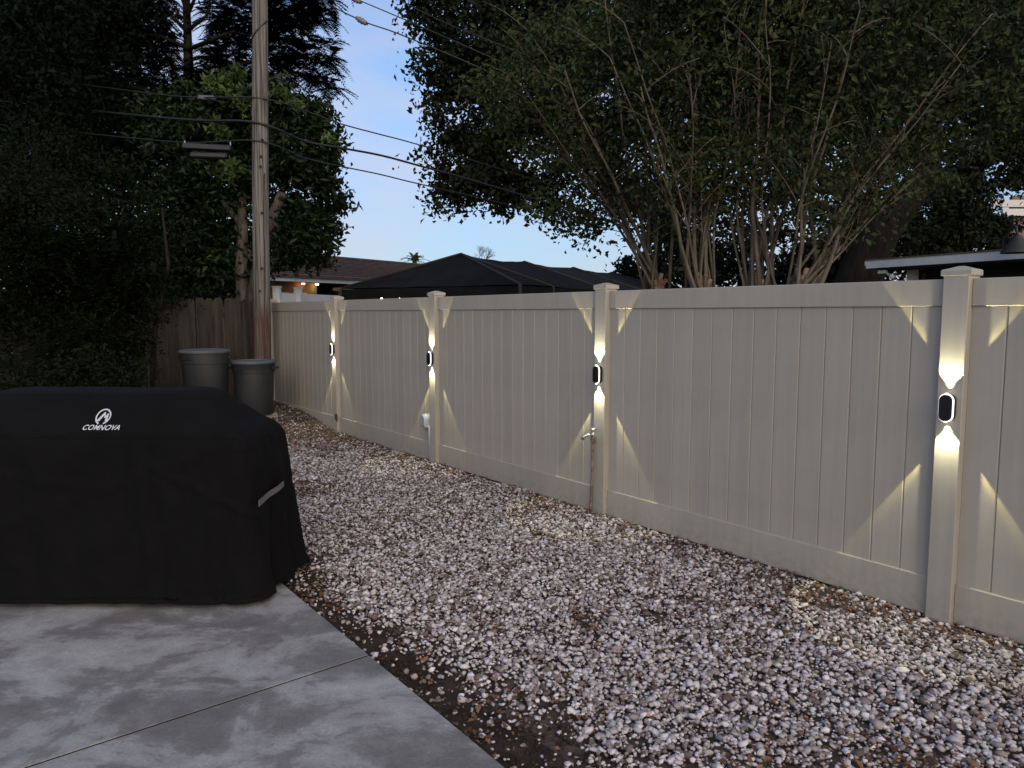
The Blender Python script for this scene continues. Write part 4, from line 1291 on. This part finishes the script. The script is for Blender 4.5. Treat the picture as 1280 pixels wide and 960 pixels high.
oak_lobes = [(552, 20, 42), (590, 60, 62), (565, 95, 48), (600, 150, 62), (575, 205, 42), (562, 243, 30), (605, 225, 48), (650, 190, 62), (660, 90, 90), (655, 5, 80), (640, 240, 34), (690, 232, 36), (740, 110, 95), (745, 20, 90), (730, 200, 50),
             (700, 270, 26), (740, 285, 20), (780, 230, 40), (560, -50, 70), (680, -80, 100), (800, -100, 120), (900, -100, 120), (1050, -100, 130), (1200, -100, 130), (1340, -60, 130),
             (850, 30, 110), (860, 150, 70), (960, 40, 110), (960, 150, 60), (1060, 40, 110), (1060, 140, 60), (1160, 50, 110), (1170, 140, 55), (1270, 60, 110), (1250, 130, 50), (1340, 140, 90),
             (820, 260, 45), (880, 240, 45), (930, 290, 36), (860, 320, 36), (1000, 180, 45), (1010, 290, 40), (1080, 195, 40), (1110, 290, 42), (1150, 275, 36), (980, 235, 26), (1140, 190, 36), (1050, 320, 34), (1190, 190, 22)]
P_ = lobes_points(oak_lobes, 17.5, 200000, clump=0.36, per=52, thick=1.0, flat=0.9)
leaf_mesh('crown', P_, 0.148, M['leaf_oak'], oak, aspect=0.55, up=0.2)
P_ = lobes_points([(1215, 250, 28), (1190, 262, 26), (1262, 224, 16), (1205, 285, 26), (1250, 290, 20), (1290, 215, 20), (1170, 300, 22), (1215, 196, 18), (1260, 178, 20)], 13.5, 8000, clump=0.22, per=26)
leaf_mesh('low_spray', P_, 0.11, M['leaf_oak'], oak, aspect=0.55, up=0.2)

# ---- crape myrtles
crape = [
    ((822, 366), 8.6, [(632, 100), (690, 175), (700, 30), (752, -30), (790, 40), (815, -40), (660, 40), (735, 120), (840, 90)], 'leftmost many stemmed crape myrtle, fanning out behind the middle of the fence'),
    ((878, 366), 8.0, [(782, 30), (838, -50), (872, -40), (905, 50), (940, -30), (862, 90), (912, -50), (800, 110), (958, 20)], 'crape myrtle with an upright fan of pale stems, second from the left'),
    ((952, 366), 7.8, [(906, 30), (985, 30), (952, -60), (1010, -40), (1046, 50), (1066, 100), (930, 90), (970, -20), (1030, 150)], 'crape myrtle third from the left with an orange brown stump'),
    ((1001, 364), 7.4, [(1022, 20), (1078, 10), (1150, 60), (1205, 80), (1165, 165), (1146, 226), (1112, 110), (1060, 60), (1240, 20)], 'rightmost crape myrtle with long stems leaning right over the low house'),
]
for (bu, bv), dp, tops, lb in crape:
    b = at(bu, bv - 6, dp)
    t = thing('crape_myrtle', lb, 'tree', (b.x, b.y, 0), 0, 'crape myrtles behind the fence')
    MB().tube([Vector((b.x + 0.03, b.y, -0.1)), Vector((b.x - 0.02, b.y + 0.02, 0.8)), Vector((b.x, b.y, b.z - 0.25)), Vector((b.x, b.y, b.z - 0.05)), b + Vector((0, 0, 0.05))], [0.12, 0.09, 0.085, 0.105, 0.06], 12).build('trunk', M['stump'], t, smooth=True)
    LP = []
    stems_all = tops + [(u_ + random.uniform(-30, 30), v_ + random.uniform(-10, 60)) for (u_, v_) in tops[::2]]
    for (tu, tv) in stems_all:
        dd_ = dp + random.uniform(-0.9, 1.1)
        e_ = at(tu, tv, dd_)
        stt = b + Vector((random.uniform(-0.19, 0.19), random.uniform(-0.15, 0.15), -0.10))
        mid = stt.lerp(e_, 0.42) + Vector((-(e_.x - stt.x) * 0.05 + random.uniform(-0.08, 0.08), 0, 0.12))
        pts = wobble(curve_pts(stt, mid, e_, 14), 0.09)
        r0 = random.uniform(0.010, 0.023)
        st_ = MB().tube(pts, [r0 * (1 - 0.78 * i / 14) + 0.003 for i in range(15)], 7)
        for i in range(4, 15, 1):
            if random.random() < 0.75:
                p = pts[i]
                q = p + Vector((random.uniform(-0.5, 0.5), random.uniform(-0.4, 0.4), random.uniform(0.05, 0.55)))
                pm = p.lerp(q, 0.5) + Vector((0, 0, 0.08))
                tw = curve_pts(p, pm, q, 4)
                st_.tube(tw, [0.008, 0.006, 0.005, 0.004, 0.003], 5)
                LP.append((q, 0.20)); LP.append((pm, 0.14))
            if i > 6: LP.append((pts[i], 0.20))
        st_.build('stem', M['stem'], t, smooth=True)
    # short broken stubs at the pollard head
    sb_ = MB()
    for k in range(5):
        a = random.uniform(0, 6.28)
        q = b + Vector((math.cos(a) * 0.10, math.sin(a) * 0.08, random.uniform(0.06, 0.20)))
        sb_.tube([b + Vector((0, 0, -0.06)), q], [0.035, 0.022], 7)
    sb_.build('stub', M['stump'], t, smooth=True)
    pts = np.concatenate([np.array(p)[None, :] + RNG.normal(size=(16, 3)) * r * np.array([1, 1, 0.7]) for p, r in LP])
    leaf_mesh('crown', pts, 0.072, M['leaf_crape'], t, aspect=0.5, up=0.3)
    upp = {822: [(700, 70, 60), (760, 60, 60), (640, 110, 40), (720, 150, 42), (600, 110, 22), (790, 10, 60), (770, 170, 40), (690, 200, 24), (760, 240, 28), (740, 275, 20), (800, 140, 40), (680, 262, 18), (640, 140, 30)],
           878: [(850, 20, 70), (900, 10, 60), (830, 90, 45), (880, 110, 40), (840, 190, 26), (905, 180, 22), (860, 250, 18), (870, -50, 80)],
           952: [(960, 20, 70), (1000, 60, 50), (930, 80, 40), (1010, -40, 80), (980, 130, 36), (1030, 120, 36), (1010, 200, 20), (970, 250, 15)],
           1001: [(1080, 40, 70), (1150, 50, 70), (1230, 60, 70), (1100, 110, 45), (1180, 130, 45), (1250, 130, 40), (1140, 180, 34), (1200, 190, 26), (1130, 225, 22), (1060, 150, 30), (1150, -50, 90), (1280, 10, 80), (1300, 110, 60), (1180, 235, 18)]}[bu]
    P_ = lobes_points(upp, dp + 0.2, 9000 if bu != 1001 else 11000, clump=0.17, per=22, thick=0.9, flat=0.9)
    leaf_mesh('outer_foliage', P_, 0.072, M['leaf_crape'], t, aspect=0.5, up=0.3)


# ---- feathery cedar at the left
def sprays(centers, n_pairs, length, name, m, parent, leaf=0.10, dirs=None):
    V = []; T = []; base = 0
    for c in centers:
        d = Vector((random.uniform(-1, 1), random.uniform(-1, 1), random.uniform(-0.3, 0.25)))
        if dirs is not None: d += dirs
        d.normalize()
        sd = d.cross(Vector((0, 0, 1))).normalized(); nn_ = sd.cross(d)
        L = length * random.uniform(0.6, 1.2)
        for k in range(n_pairs):
            t_ = (k + 0.5) / n_pairs
            p = c + d * (L * t_) - Vector((0, 0, 0.45 * L * t_ * t_))
            ll = leaf * (1.1 - 0.75 * abs(t_ - 0.35)) * random.uniform(0.8, 1.2)
            for sg in (-1, 1):
                a = (sd * sg * 0.85 + d * 0.55 + nn_ * random.uniform(-0.25, 0.15)).normalized()
                w = d * (L / n_pairs * 0.55)
                V += [p - w, p + w, p + a * ll - Vector((0, 0, 0.15 * ll))]
                T.append((base, base + 1, base + 2)); base += 3
    return np_mesh(name, np.array([tuple(v) for v in V]), np.array(T), m, parent)


def lobes_centers(lobes, depth, n, thick=0.8):
    out = []
    w = [l[2] ** 2 for l in lobes]; tot = sum(w)
    for l, ww in zip(lobes, w):
        dp = l[3] if len(l) > 3 else depth
        c = at(l[0], l[1], dp); r = l[2] / F_PX * dp
        for _ in range(max(4, int(n * ww / tot))):
            q = Vector((random.gauss(0, 1), random.gauss(0, 1), random.gauss(0, 1))).normalized() * r * random.uniform(0.2, 1) ** 0.5
            out.append(c + Vector((q.x, q.y * thick, q.z * 0.8)))
    return out


cedar = thing('cedar_tree', 'tall dark feathery cedar at upper left with sprays hanging over the pole', 'tree', (at(236, 392, 15.5).x, 15.5, 0))
tr = [Vector((at(236, 392, 15.5).x + 0.3, 15.5, -0.1)), at(238, 200, 15.5), at(235, 60, 15.5), at(233, 0, 15.5), at(240, -120, 15.5)]
MB().tube(tr, [0.28, 0.17, 0.085, 0.07, 0.05], 12).build('trunk', M['bark_dark'], cedar, smooth=True)
for q in ([(234, 40), (215, 20), (205, 5)], [(235, 38), (258, 20), (266, 0)], [(234, 60), (200, 45), (150, 40)], [(235, 62), (290, 40), (360, 15), (400, 10)], [(235, 100), (300, 80), (370, 70), (412, 78)], [(238, 140), (180, 110), (110, 105)], [(238, 150), (300, 120), (350, 95)], [(234, 15), (228, 0), (222, -30)], [(234, 20), (245, -5), (250, -40)]):
    P_ = [at(u, v, 15.4 - abs(u - 236) * 0.008) for u, v in q]
    MB().tube(P_, [0.045 - 0.032 * i / (len(P_) - 1) for i in range(len(P_))], 7).build('branch', M['bark_dark'], cedar, smooth=True)
ced_l = [(395, 8, 24, 14), (362, 12, 34, 14), (330, 40, 34, 14.5), (378, 62, 24, 14), (405, 75, 17, 14), (402, 100, 17, 14), (365, 85, 26, 14), (330, 95, 30), (290, 30, 28), (285, 75, 34), (190, 60, 34), (165, 20, 42), (200, 8, 22), (208, 48, 18), (272, 18, 20), (262, 60, 16), (110, 30, 60), (60, 40, 70), (20, 60, 80), (150, 90, 50), (90, 110, 60), (240, 110, 38), (200, 130, 46), (130, 160, 50), (40, 140, 70),
         (300, -60, 80), (200, -70, 60), (100, -60, 90), (0, -60, 100), (400, -60, 50), (415, 110, 9, 14), (413, 55, 9, 14), (300, 110, 30), (262, 90, 25)]
sprays(lobes_centers(ced_l, 15.5, 12000), 13, 0.42, 'crown', M['leaf_cedar'], cedar, 0.115)

# ---- dense dark tree at far left
dk = thing('dark_tree', 'dense dark tree in deep shade at the far left behind the hedge', 'tree', (at(55, 392, 14).x, 14, 0))
MB().tube([Vector((at(50, 392, 13.5).x, 13.5, -0.1)), at(52, 250, 13.5), at(52, 110, 13.6), at(60, 20, 13.8), at(70, -80, 14)], [0.26, 0.18, 0.12, 0.08, 0.05], 12).build('trunk', M['bark_dark'], dk, smooth=True)
for q in ([(52, 130), (90, 100), (130, 95)], [(52, 150), (20, 110), (-20, 90)], [(54, 90), (85, 60), (100, 20)]):
    P_ = [at(u, v, 13.4) for u, v in q]
    MB().tube(P_, [0.08, 0.05, 0.025], 7).build('branch', M['bark_dark'], dk, smooth=True)
P_ = lobes_points([(20, 40, 90), (100, 70, 70), (40, 60, 60, 12.6), (60, 10, 50, 12.6), (50, 130, 50, 12.4), (60, 180, 90), (150, 180, 66), (10, 240, 90), (120, 250, 70), (190, 200, 45), (40, -60, 110), (-80, 60, 120), (-80, 220, 120), (140, -30, 70), (200, 270, 45), (190, 310, 45), (230, 320, 40), (0, 330, 60, 15.5), (70, 335, 60, 15.5), (150, 335, 50, 15.5)], 14.6, 85000, clump=0.4, per=40)
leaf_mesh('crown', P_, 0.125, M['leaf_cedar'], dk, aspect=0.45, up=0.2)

# ---- broad leaved tree behind the pole
mg = thing('broadleaf_tree', 'bushy broad leaved tree with a forked grey trunk directly behind the utility pole', 'tree', (at(310, 392, 13.6).x, 13.6, 0))
gx = at(306, 392, 13.4)
MB().tube(wobble([Vector((gx.x + 0.05, 13.4, -0.1)), at(306, 392, 13.4), at(303, 340, 13.4), at(304, 285, 13.4), at(300, 230, 13.5), at(285, 170, 13.7)], 0.05), [0.16, 0.13, 0.11, 0.09, 0.07, 0.05], 12).build('trunk', M['bark'], mg, smooth=True)
MB().tube(wobble([at(310, 396, 13.4), at(322, 340, 13.3), at(333, 285, 13.2), at(347, 252, 13.2), at(352, 240, 13.2)], 0.05), [0.13, 0.12, 0.10, 0.09, 0.07], 12).build('trunk', M['bark'], mg, smooth=True)
for q in ([(347, 250, 13.2), (356, 246, 13.1), (352, 243, 13.0)], [(352, 242, 13.5), (365, 205, 13.9), (380, 170, 14)], [(304, 285, 13.4), (270, 240, 13.4), (240, 210, 13.4)], [(285, 170, 13.7), (300, 120, 13.7), (330, 90, 13.7)]):
    MB().tube([at(*k) for k in q], [0.06, 0.04, 0.02], 8).build('branch', M['bark'], mg, smooth=True)
mg_l = [(345, 118, 22), (370, 145, 30), (398, 160, 22), (408, 140, 9), (412, 178, 15), (360, 190, 42), (400, 215, 26), (385, 250, 32), (418, 252, 14), (398, 285, 24), (370, 300, 34), (395, 316, 18), (408, 306, 12), (360, 322, 22), (345, 270, 30), (300, 150, 36), (340, 160, 30), (265, 170, 38), (225, 195, 42), (270, 230, 42), (310, 220, 34), (230, 250, 42), (275, 290, 40), (240, 310, 40), (215, 345, 32), (275, 345, 34), (315, 345, 16), (322, 185, 30), (195, 150, 30), (240, 130, 24)]
P_ = lobes_points(mg_l, 13.6, 34000, clump=0.20, per=24, thick=1.1)
leaf_mesh('crown', P_, 0.15, M['leaf_magnolia'], mg, aspect=0.42, up=0.5)
P_ = lobes_points([(285, 112, 18, 13), (300, 95, 12, 13), (295, 128, 12, 13), (262, 105, 11, 13), (345, 112, 10, 13), (365, 130, 10, 12.9), (410, 172, 10, 13), (285, 212, 16, 12.8), (275, 165, 12, 12.8)], 13, 1300, clump=0.12, per=16)
leaf_mesh('young_foliage', P_, 0.13, M['leaf_bright'], mg, aspect=0.40, up=0.5)

# ---- hedge and vines in front of the picket fence
hg = thing('overgrown_hedge', 'dark overgrown hedge spilling over the wooden fence behind the grill', 'hedge', (at(60, 392, 10).x, 10, 0))
for k in range(7):
    u0 = -40 + k * 36
    q0 = at(u0, 392, 10.4)
    P_ = wobble([Vector((q0.x, 10.4, 0.0)), at(u0 + random.uniform(-20, 20), 400, 10.3), at(u0 + random.uniform(-30, 30), 330, 10.2), at(u0 + random.uniform(-40, 40), 260, 10.2)], 0.15)
    MB().tube(P_, [0.05, 0.035, 0.025, 0.01], 7).build('stem', M['bark_dark'], hg, smooth=True)
hg_l = [(-40, 260, 90), (50, 270, 60), (110, 290, 55), (20, 350, 80), (90, 370, 60), (135, 360, 45), (165, 330, 38), (30, 440, 70), (100, 440, 50), (145, 425, 34), (170, 385, 28), (188, 392, 14), (-60, 400, 90), (185, 350, 24), (150, 458, 24), (205, 372, 14, 11.2), (222, 366, 12, 11.5), (190, 300, 40, 11.5), (130, 240, 50, 11.5), (60, 210, 60, 11.5)]
P_ = lobes_points(hg_l, 10.2, 46000, clump=0.22, per=32, thick=0.8)
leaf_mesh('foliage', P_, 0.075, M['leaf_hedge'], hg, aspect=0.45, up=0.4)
sprays(lobes_centers([(120, 300, 60, 9.9), (60, 330, 60, 9.8), (150, 360, 40, 9.9), (170, 420, 20, 9.9), (100, 430, 50, 9.7), (180, 345, 20, 9.9), (225, 360, 12, 11.5)], 9.9, 900), 8, 0.30, 'vine', M['leaf_hedge'], hg, 0.06)
sb = thing('low_shrub', 'low leafy shrub at the foot of the hedge, just above the grill cover', 'shrub', (at(120, 392, 8.6).x, 8.6, 0))
for k in range(6):
    u0 = 70 + 22 * k; q0 = at(u0, 392, 8.6)
    MB().tube([Vector((at(115, 392, 8.6).x, 8.6, -0.05)), Vector((q0.x, 8.6, 0.5)), at(u0 + random.uniform(-8, 8), 455, 8.6)], [0.02, 0.014, 0.006], 6).build('stem', M['bark_dark'], sb, smooth=True)
P_ = lobes_points([(70, 478, 34), (115, 462, 34), (150, 470, 30), (95, 500, 40), (140, 500, 34), (20, 480, 36)], 8.6, 5200, clump=0.14, per=18)
leaf_mesh('foliage', P_, 0.06, M['leaf_hedge'], sb, aspect=0.5, up=0.6)

# ---- darker trees closing the view under the oak
for lob, dp, u0, lb in (([(985, 340, 22), (1022, 330, 24), (800, 345, 26), (840, 325, 30), (880, 345, 30), (915, 330, 26), (860, 300, 24), (940, 350, 18), (830, 290, 20)], 22, 860, 'low dark tree seen between the left crape myrtle stems, beyond the fence'),
                        ([(1010, 345, 22), (1050, 330, 34), (1090, 345, 30), (1130, 310, 34), (1180, 300, 34), (1230, 300, 34), (1290, 300, 40), (1060, 290, 26), (1110, 285, 24), (1160, 340, 34)], 21, 1150, 'dark bushy tree behind the oak trunk and the low house')):
    b_ = at(u0, 392, dp)
    t = thing('background_tree', lb, 'tree', (b_.x, dp, 0))
    MB().tube(wobble([Vector((b_.x, dp, -0.1)), Vector((b_.x + 0.1, dp, 1.2)), at(u0 + 4, 330, dp)], 0.1), [0.22, 0.16, 0.07], 8).build('trunk', M['bark_dark'], t, smooth=True)
    P_ = lobes_points(lob, dp, 9000, clump=0.35, per=30, thick=1.2)
    leaf_mesh('crown', P_, 0.19, M['leaf_oak'], t, aspect=0.5, up=0.3)

# ---- far palm and bare tree
pm = at(518, 317, 45)
palm = thing('palm_tree', 'small distant palm crown above the shingled roof', 'palm', (pm.x, pm.y, 0))
MB().tube([Vector((pm.x, pm.y, -0.1)), Vector((pm.x + 0.1, pm.y, 2.5)), pm + Vector((0, 0, -0.4))], [0.2, 0.16, 0.14], 10).build('trunk', M['bark'], palm, smooth=True)
V = []; T = []; bi = 0
for k in range(26):
    a = random.uniform(0, 6.28); el = random.uniform(-0.2, 1.2)
    d = Vector((math.cos(a) * math.cos(el), math.sin(a) * math.cos(el), math.sin(el)))
    sd = d.cross(Vector((0, 0, 1))).normalized()
    L = random.uniform(0.8, 1.15)
    for j in range(14):
        t_ = (j + 1) / 14
        p = pm + Vector((0, 0, -0.4)) + d * L * t_ - Vector((0, 0, 0.45 * t_ * t_))
        for sg in (-1, 1):
            q = p + sd * sg * 0.22 * (1.15 - t_) + d * 0.12 - Vector((0, 0, 0.06))
            w = d * 0.035
            V += [p - w, p + w, q]; T.append((bi, bi + 1, bi + 2)); bi += 3
np_mesh('frond', np.array([tuple(v) for v in V]), np.array(T), M['palm'], palm)

bt = at(598, 320, 38)
bare = thing('bare_tree', 'wispy twiggy treetop just above the peak of the black canopy', 'tree', (bt.x, bt.y, 0))
MB().tube([Vector((bt.x, bt.y, -0.1)), bt + Vector((0, 0, -0.6))], [0.16, 0.07], 8).build('trunk', M['bark'], bare, smooth=True)
tw = MB()
def grow(p, d, L, r, lv):
    q = p + d * L
    tw.tube([p, p.lerp(q, 0.5) + Vector((random.uniform(-1, 1), 0, random.uniform(-1, 1))) * L * 0.06, q], [r, r * 0.8, r * 0.6], 4, cap=False)
    if lv > 0:
        for _ in range(3):
            dd2 = (d + Vector((random.uniform(-0.7, 0.7), random.uniform(-0.7, 0.7), random.uniform(-0.3, 0.5)))).normalized()
            grow(q, dd2, L * random.uniform(0.6, 0.85), r * 0.6, lv - 1)
for _ in range(4):
    grow(bt + Vector((0, 0, -0.7)), Vector((random.uniform(-0.6, 0.6), random.uniform(-0.5, 0.5), 1)).normalized(), 0.42, 0.022, 4)
tw.build('crown', M['bark'], bare)
# garden plants between the white fence and the beige fence
gp = thing('garden_plant', 'strappy garden plant just left of the canopy above the fence', 'plant', (at(438, 392, 15.5).x, 15.5, 0))
V = []; T = []; bi = 0
c0 = at(438, 392, 15.5)
for k in range(40):
    a = random.uniform(0, 6.28); r = random.uniform(0.2, 0.6)
    p0 = Vector((c0.x, c0.y, 1.3)); tip = Vector((c0.x + math.cos(a) * r, c0.y + math.sin(a) * r, random.uniform(1.9, 2.4)))
    sd = Vector((-math.sin(a), math.cos(a), 0)) * 0.025
    V += [p0 - sd, p0 + sd, tip]; T.append((bi, bi + 1, bi + 2)); bi += 3
np_mesh('blade', np.array([tuple(v) for v in V]), np.array(T), M['palm'], gp)
MB().tube([Vector((c0.x, c0.y, -0.1)), Vector((c0.x, c0.y, 1.35))], 0.07, 8).build('stem', M['bark'], gp, smooth=True)
# tall tree line far behind, closing the lower gaps


# ================================================================== GRAVEL
def stone_shape(n, seed):
    rnd = random.Random(seed)
    bm = bmesh.new()
    for i in range(n):
        z = 1 - 2 * (i + 0.5) / n; a = i * 2.399963 + rnd.uniform(-0.35, 0.35)
        r = math.sqrt(max(0, 1 - z * z)); q = rnd.uniform(0.78, 1.08)
        bm.verts.new((r * math.cos(a) * q, r * math.sin(a) * q, z * q))
    res = bmesh.ops.convex_hull(bm, input=bm.verts[:])
    inter = [e for e in res['geom_interior'] if isinstance(e, bmesh.types.BMVert)]
    bmesh.ops.delete(bm, geom=inter, context='VERTS')
    bmesh.ops.triangulate(bm, faces=bm.faces[:])
    bmesh.ops.recalc_face_normals(bm, faces=bm.faces[:])
    bm.verts.index_update()
    V = np.array([v.co[:] for v in bm.verts]); T = np.array([[v.index for v in f.verts] for f in bm.faces])
    bm.free()
    return V, T


def scatter(P, size, shapes, flat=0.52):
    """P (n,3); returns verts, tris"""
    n = len(P)
    which = RNG.integers(0, len(shapes), n)
    VV = []; TT = []; base = 0
    for k, (V, T) in enumerate(shapes):
        idx = np.where(which == k)[0]
        m_ = len(idx)
        if m_ == 0: continue
        sc = size[idx][:, None] * np.stack([RNG.uniform(0.8, 1.3, m_), RNG.uniform(0.65, 1.0, m_), RNG.uniform(flat * 0.75, flat * 1.3, m_)], 1)
        L = V[None] * sc[:, None, :]
        ax = RNG.uniform(-0.6, 0.6, m_); ay = RNG.uniform(-0.6, 0.6, m_); az = RNG.uniform(0, 6.283, m_)
        c, s_ = np.cos(ax)[:, None], np.sin(ax)[:, None]
        y = L[:, :, 1] * c - L[:, :, 2] * s_; z = L[:, :, 1] * s_ + L[:, :, 2] * c
        L = np.stack([L[:, :, 0], y, z], 2)
        c, s_ = np.cos(ay)[:, None], np.sin(ay)[:, None]
        x = L[:, :, 0] * c + L[:, :, 2] * s_; z = -L[:, :, 0] * s_ + L[:, :, 2] * c
        L = np.stack([x, L[:, :, 1], z], 2)
        c, s_ = np.cos(az)[:, None], np.sin(az)[:, None]
        x = L[:, :, 0] * c - L[:, :, 1] * s_; y = L[:, :, 0] * s_ + L[:, :, 1] * c
        L = np.stack([x, y, L[:, :, 2]], 2) + P[idx][:, None, :]
        VV.append(L.reshape(-1, 3))
        TT.append((T[None] + (np.arange(m_) * len(V))[:, None, None] + base).reshape(-1, 3))
        base += m_ * len(V)
    return np.concatenate(VV), np.concatenate(TT)


def n2(x, y, f, sd):
    return noise.noise(Vector((x * f, y * f, sd)))


def gravel_density(s, o, x, y):
    d = o - PATIO_O
    if s < 6.6 and d < 0.02: return 0.0
    w = 0.10 + 0.19 * sstep(4.6, 2.6, s)
    nn1 = n2(x, y, 3.0, 2.0) + 0.5 * n2(x, y, 9.0, 4.0)
    edge = sstep(w - 0.10, w + 0.16, d + nn1 * 0.16)
    rho = 0.10 + 0.9 * edge
    if s > 6.6: rho = min(rho, sstep(0.2, 1.2, d + 0.3)) if d < 1 else rho
    # litter band by the fence and bald patches
    nb = n2(x, y, 1.1, 7.0) + 0.4 * n2(x, y, 4.0, 8.0)
    rho *= 1 - 0.55 * sstep(3.65, 4.05, o + nb * 0.25) * (0.55 + 0.45 * sstep(3.5, 1.0, s))
    rho *= 1 - 0.80 * sstep(8.2, 9.6, s + nb * 0.8)
    rho *= 1 - 0.55 * sstep(0.18, 0.50, nb)
    return rho


def make_gravel(s0, s1, per_m2, npts, smin, smax, name, label_seed):
    area = (s1 - s0) * (FENCE_O - PATIO_O)
    n = int(area * per_m2)
    S = RNG.uniform(s0, s1, n); O = RNG.uniform(PATIO_O, FENCE_O + 0.03, n)
    X = E.x * S + N.x * O; Y = E.y * S + N.y * O
    keep = np.zeros(n, bool); Z = np.zeros(n)
    rr = RNG.uniform(0, 1, n)
    for i in range(n):
        rho = gravel_density(S[i], O[i], X[i], Y[i])
        if rr[i] < rho:
            keep[i] = True
            Z[i] = terrain(X[i], Y[i]) + 0.006 * n2(X[i], Y[i], 3.1, 0.3) + (0.010 * (rho > 0.7))
    S, O, X, Y, Z = S[keep], O[keep], X[keep], Y[keep], Z[keep]
    size = np.clip(np.exp(RNG.normal(math.log(0.0103), 0.40, len(X))), smin, smax)
    big = RNG.uniform(0, 1, len(X)) < 0.03
    size[big] *= 1.35
    Z = Z + size * 0.35 + RNG.uniform(-0.002, 0.012, len(X))
    # none inside the posts or the cover footprint
    P = np.stack([X, Y, Z], 1)
    shapes = [stone_shape(npts, 100 + k + label_seed) for k in range(20)]
    V, T = scatter(P, size, shapes)
    return np_mesh(name, V, T, M['stone'], kind='stuff')


gv = make_gravel(-0.6, 4.6, 4000, 12, 0.005, 0.024, 'gravel', 0)
gv['label'] = 'white, grey and pink marble gravel filling the strip between patio and fence'; gv['category'] = 'gravel'
gv = make_gravel(4.6, 11.6, 3000, 8, 0.006, 0.024, 'gravel', 50)
gv['label'] = 'pale gravel thinning out towards the trash cans'; gv['category'] = 'gravel'

# ---- fallen leaves and twigs
n = 24000
S = RNG.uniform(-0.6, 12.2, n); O = RNG.uniform(PATIO_O + 0.02, FENCE_O + 0.03, n)
X = E.x * S + N.x * O; Y = E.y * S + N.y * O
keep = []
for i in range(n):
    nb = n2(X[i], Y[i], 1.1, 7.0) + 0.4 * n2(X[i], Y[i], 4.0, 8.0)
    pr_ = 0.09 + 0.75 * sstep(3.6, 4.05, O[i] + nb * 0.25) + 0.9 * sstep(8.0, 9.4, S[i] + nb * 0.8) + 0.8 * sstep(0.15, 0.45, nb)
    d = O[i] - PATIO_O
    keep.append(random.random() < pr_)
keep = np.array(keep)
X, Y = X[keep], Y[keep]
Z = np.array([terrain(x, y) for x, y in zip(X, Y)]) + RNG.uniform(0.008, 0.034, len(X))
lt_ = leaf_mesh('leaf_litter', np.stack([X, Y, Z], 1), 0.040, M['litter'], None, aspect=0.55, up=2.6, smin=0.3)
lt_['kind'] = 'stuff'; lt_['label'] = 'reddish brown fallen leaves strewn over the gravel and along the fence foot'; lt_['category'] = 'fallen leaves'
n = 52000
S = RNG.uniform(-0.6, 9.5, n); O = RNG.uniform(PATIO_O + 0.02, FENCE_O + 0.03, n)
X = E.x * S + N.x * O; Y = E.y * S + N.y * O
keep = np.array([random.random() < 0.09 + 0.80 * sstep(0.06, 0.46, n2(x, y, 2.3, 21.0) + 0.5 * n2(x, y, 8.0, 22.0)) for x, y in zip(X, Y)])
X, Y = X[keep], Y[keep]
Z = np.array([terrain(x, y) for x, y in zip(X, Y)]) + RNG.uniform(0.014, 0.034, len(X))
cb = leaf_mesh('leaf_crumbs', np.stack([X, Y, Z], 1), 0.022, M['litter'], None, aspect=0.6, up=2.0, smin=0.3)
cb['kind'] = 'stuff'; cb['label'] = 'brown leaf fragments caught between the gravel stones'; cb['category'] = 'fallen leaves'
# soil crumbs in the bare strip
n = 9000
S = RNG.uniform(-0.6, 6.4, n); D_ = np.abs(RNG.normal(0.0, 0.28, n)) + 0.015; O = PATIO_O + D_
X = E.x * S + N.x * O; Y = E.y * S + N.y * O
Z = np.array([terrain(x, y) for x, y in zip(X, Y)]) + 0.001
V, T = scatter(np.stack([X, Y, Z], 1), np.clip(np.exp(RNG.normal(math.log(0.0065), 0.5, n)), 0.002, 0.02), [stone_shape(8, 400 + k) for k in range(8)], 0.7)
o = np_mesh('soil_crumbs', V, T, M['soil'], kind='stuff'); o['label'] = 'dark crumbs of bare soil along the patio edge'; o['category'] = 'soil'

# ---- a few stones and flakes that stand out
def big_stone(u, v, r, flat, label, m, seed, cat='stone'):
    a = (u - 640) / F_PX; b = (480 - v) / F_PX
    y = math.cos(PITCH) + b * math.sin(PITCH); z = -math.sin(PITCH) + b * math.cos(PITCH)
    t_ = (CAM_H - 0.02) / -z
    p = Vector((a * t_, y * t_, 0.0)); p.z = terrain(p.x, p.y) + 0.026
    V, T = stone_shape(16, seed)
    V = V * np.array([r, r * 0.62, r * flat]) + np.array(p)
    o = np_mesh('stone', V, T, m); tag(o, label, cat)
    return o
M['white_stone'] = mat('white_marble', (0.66, 0.66, 0.64), 0.6, var=(0.74, 0.73, 0.70), scale=20)
M['tan_stone'] = mat('tan_stone', (0.42, 0.32, 0.25), 0.7)
M['slate'] = mat('blue_grey_slate', (0.10, 0.125, 0.15), 0.6)
big_stone(1128, 836, 0.042, 0.35, 'flat white stone flake near the foot of the nearest fence post', M['white_stone'], 901)
big_stone(812, 891, 0.024, 0.7, 'orange tan pebble among the white gravel near the bottom of the photo', M['tan_stone'], 902)
big_stone(795, 905, 0.028, 0.3, 'small blue grey slate chip just below the orange tan pebble', M['slate'], 903)
big_stone(518, 833, 0.021, 0.8, 'rounded cream pebble alone on the dark soil beside the patio', M['tan_stone'], 904)
big_stone(893, 770, 0.03, 0.4, 'pale flat stone in the middle of the near gravel', M['white_stone'], 905)
big_stone(903, 920, 0.035, 0.2, 'long dark slate sliver lying in the near gravel', M['slate'], 906)
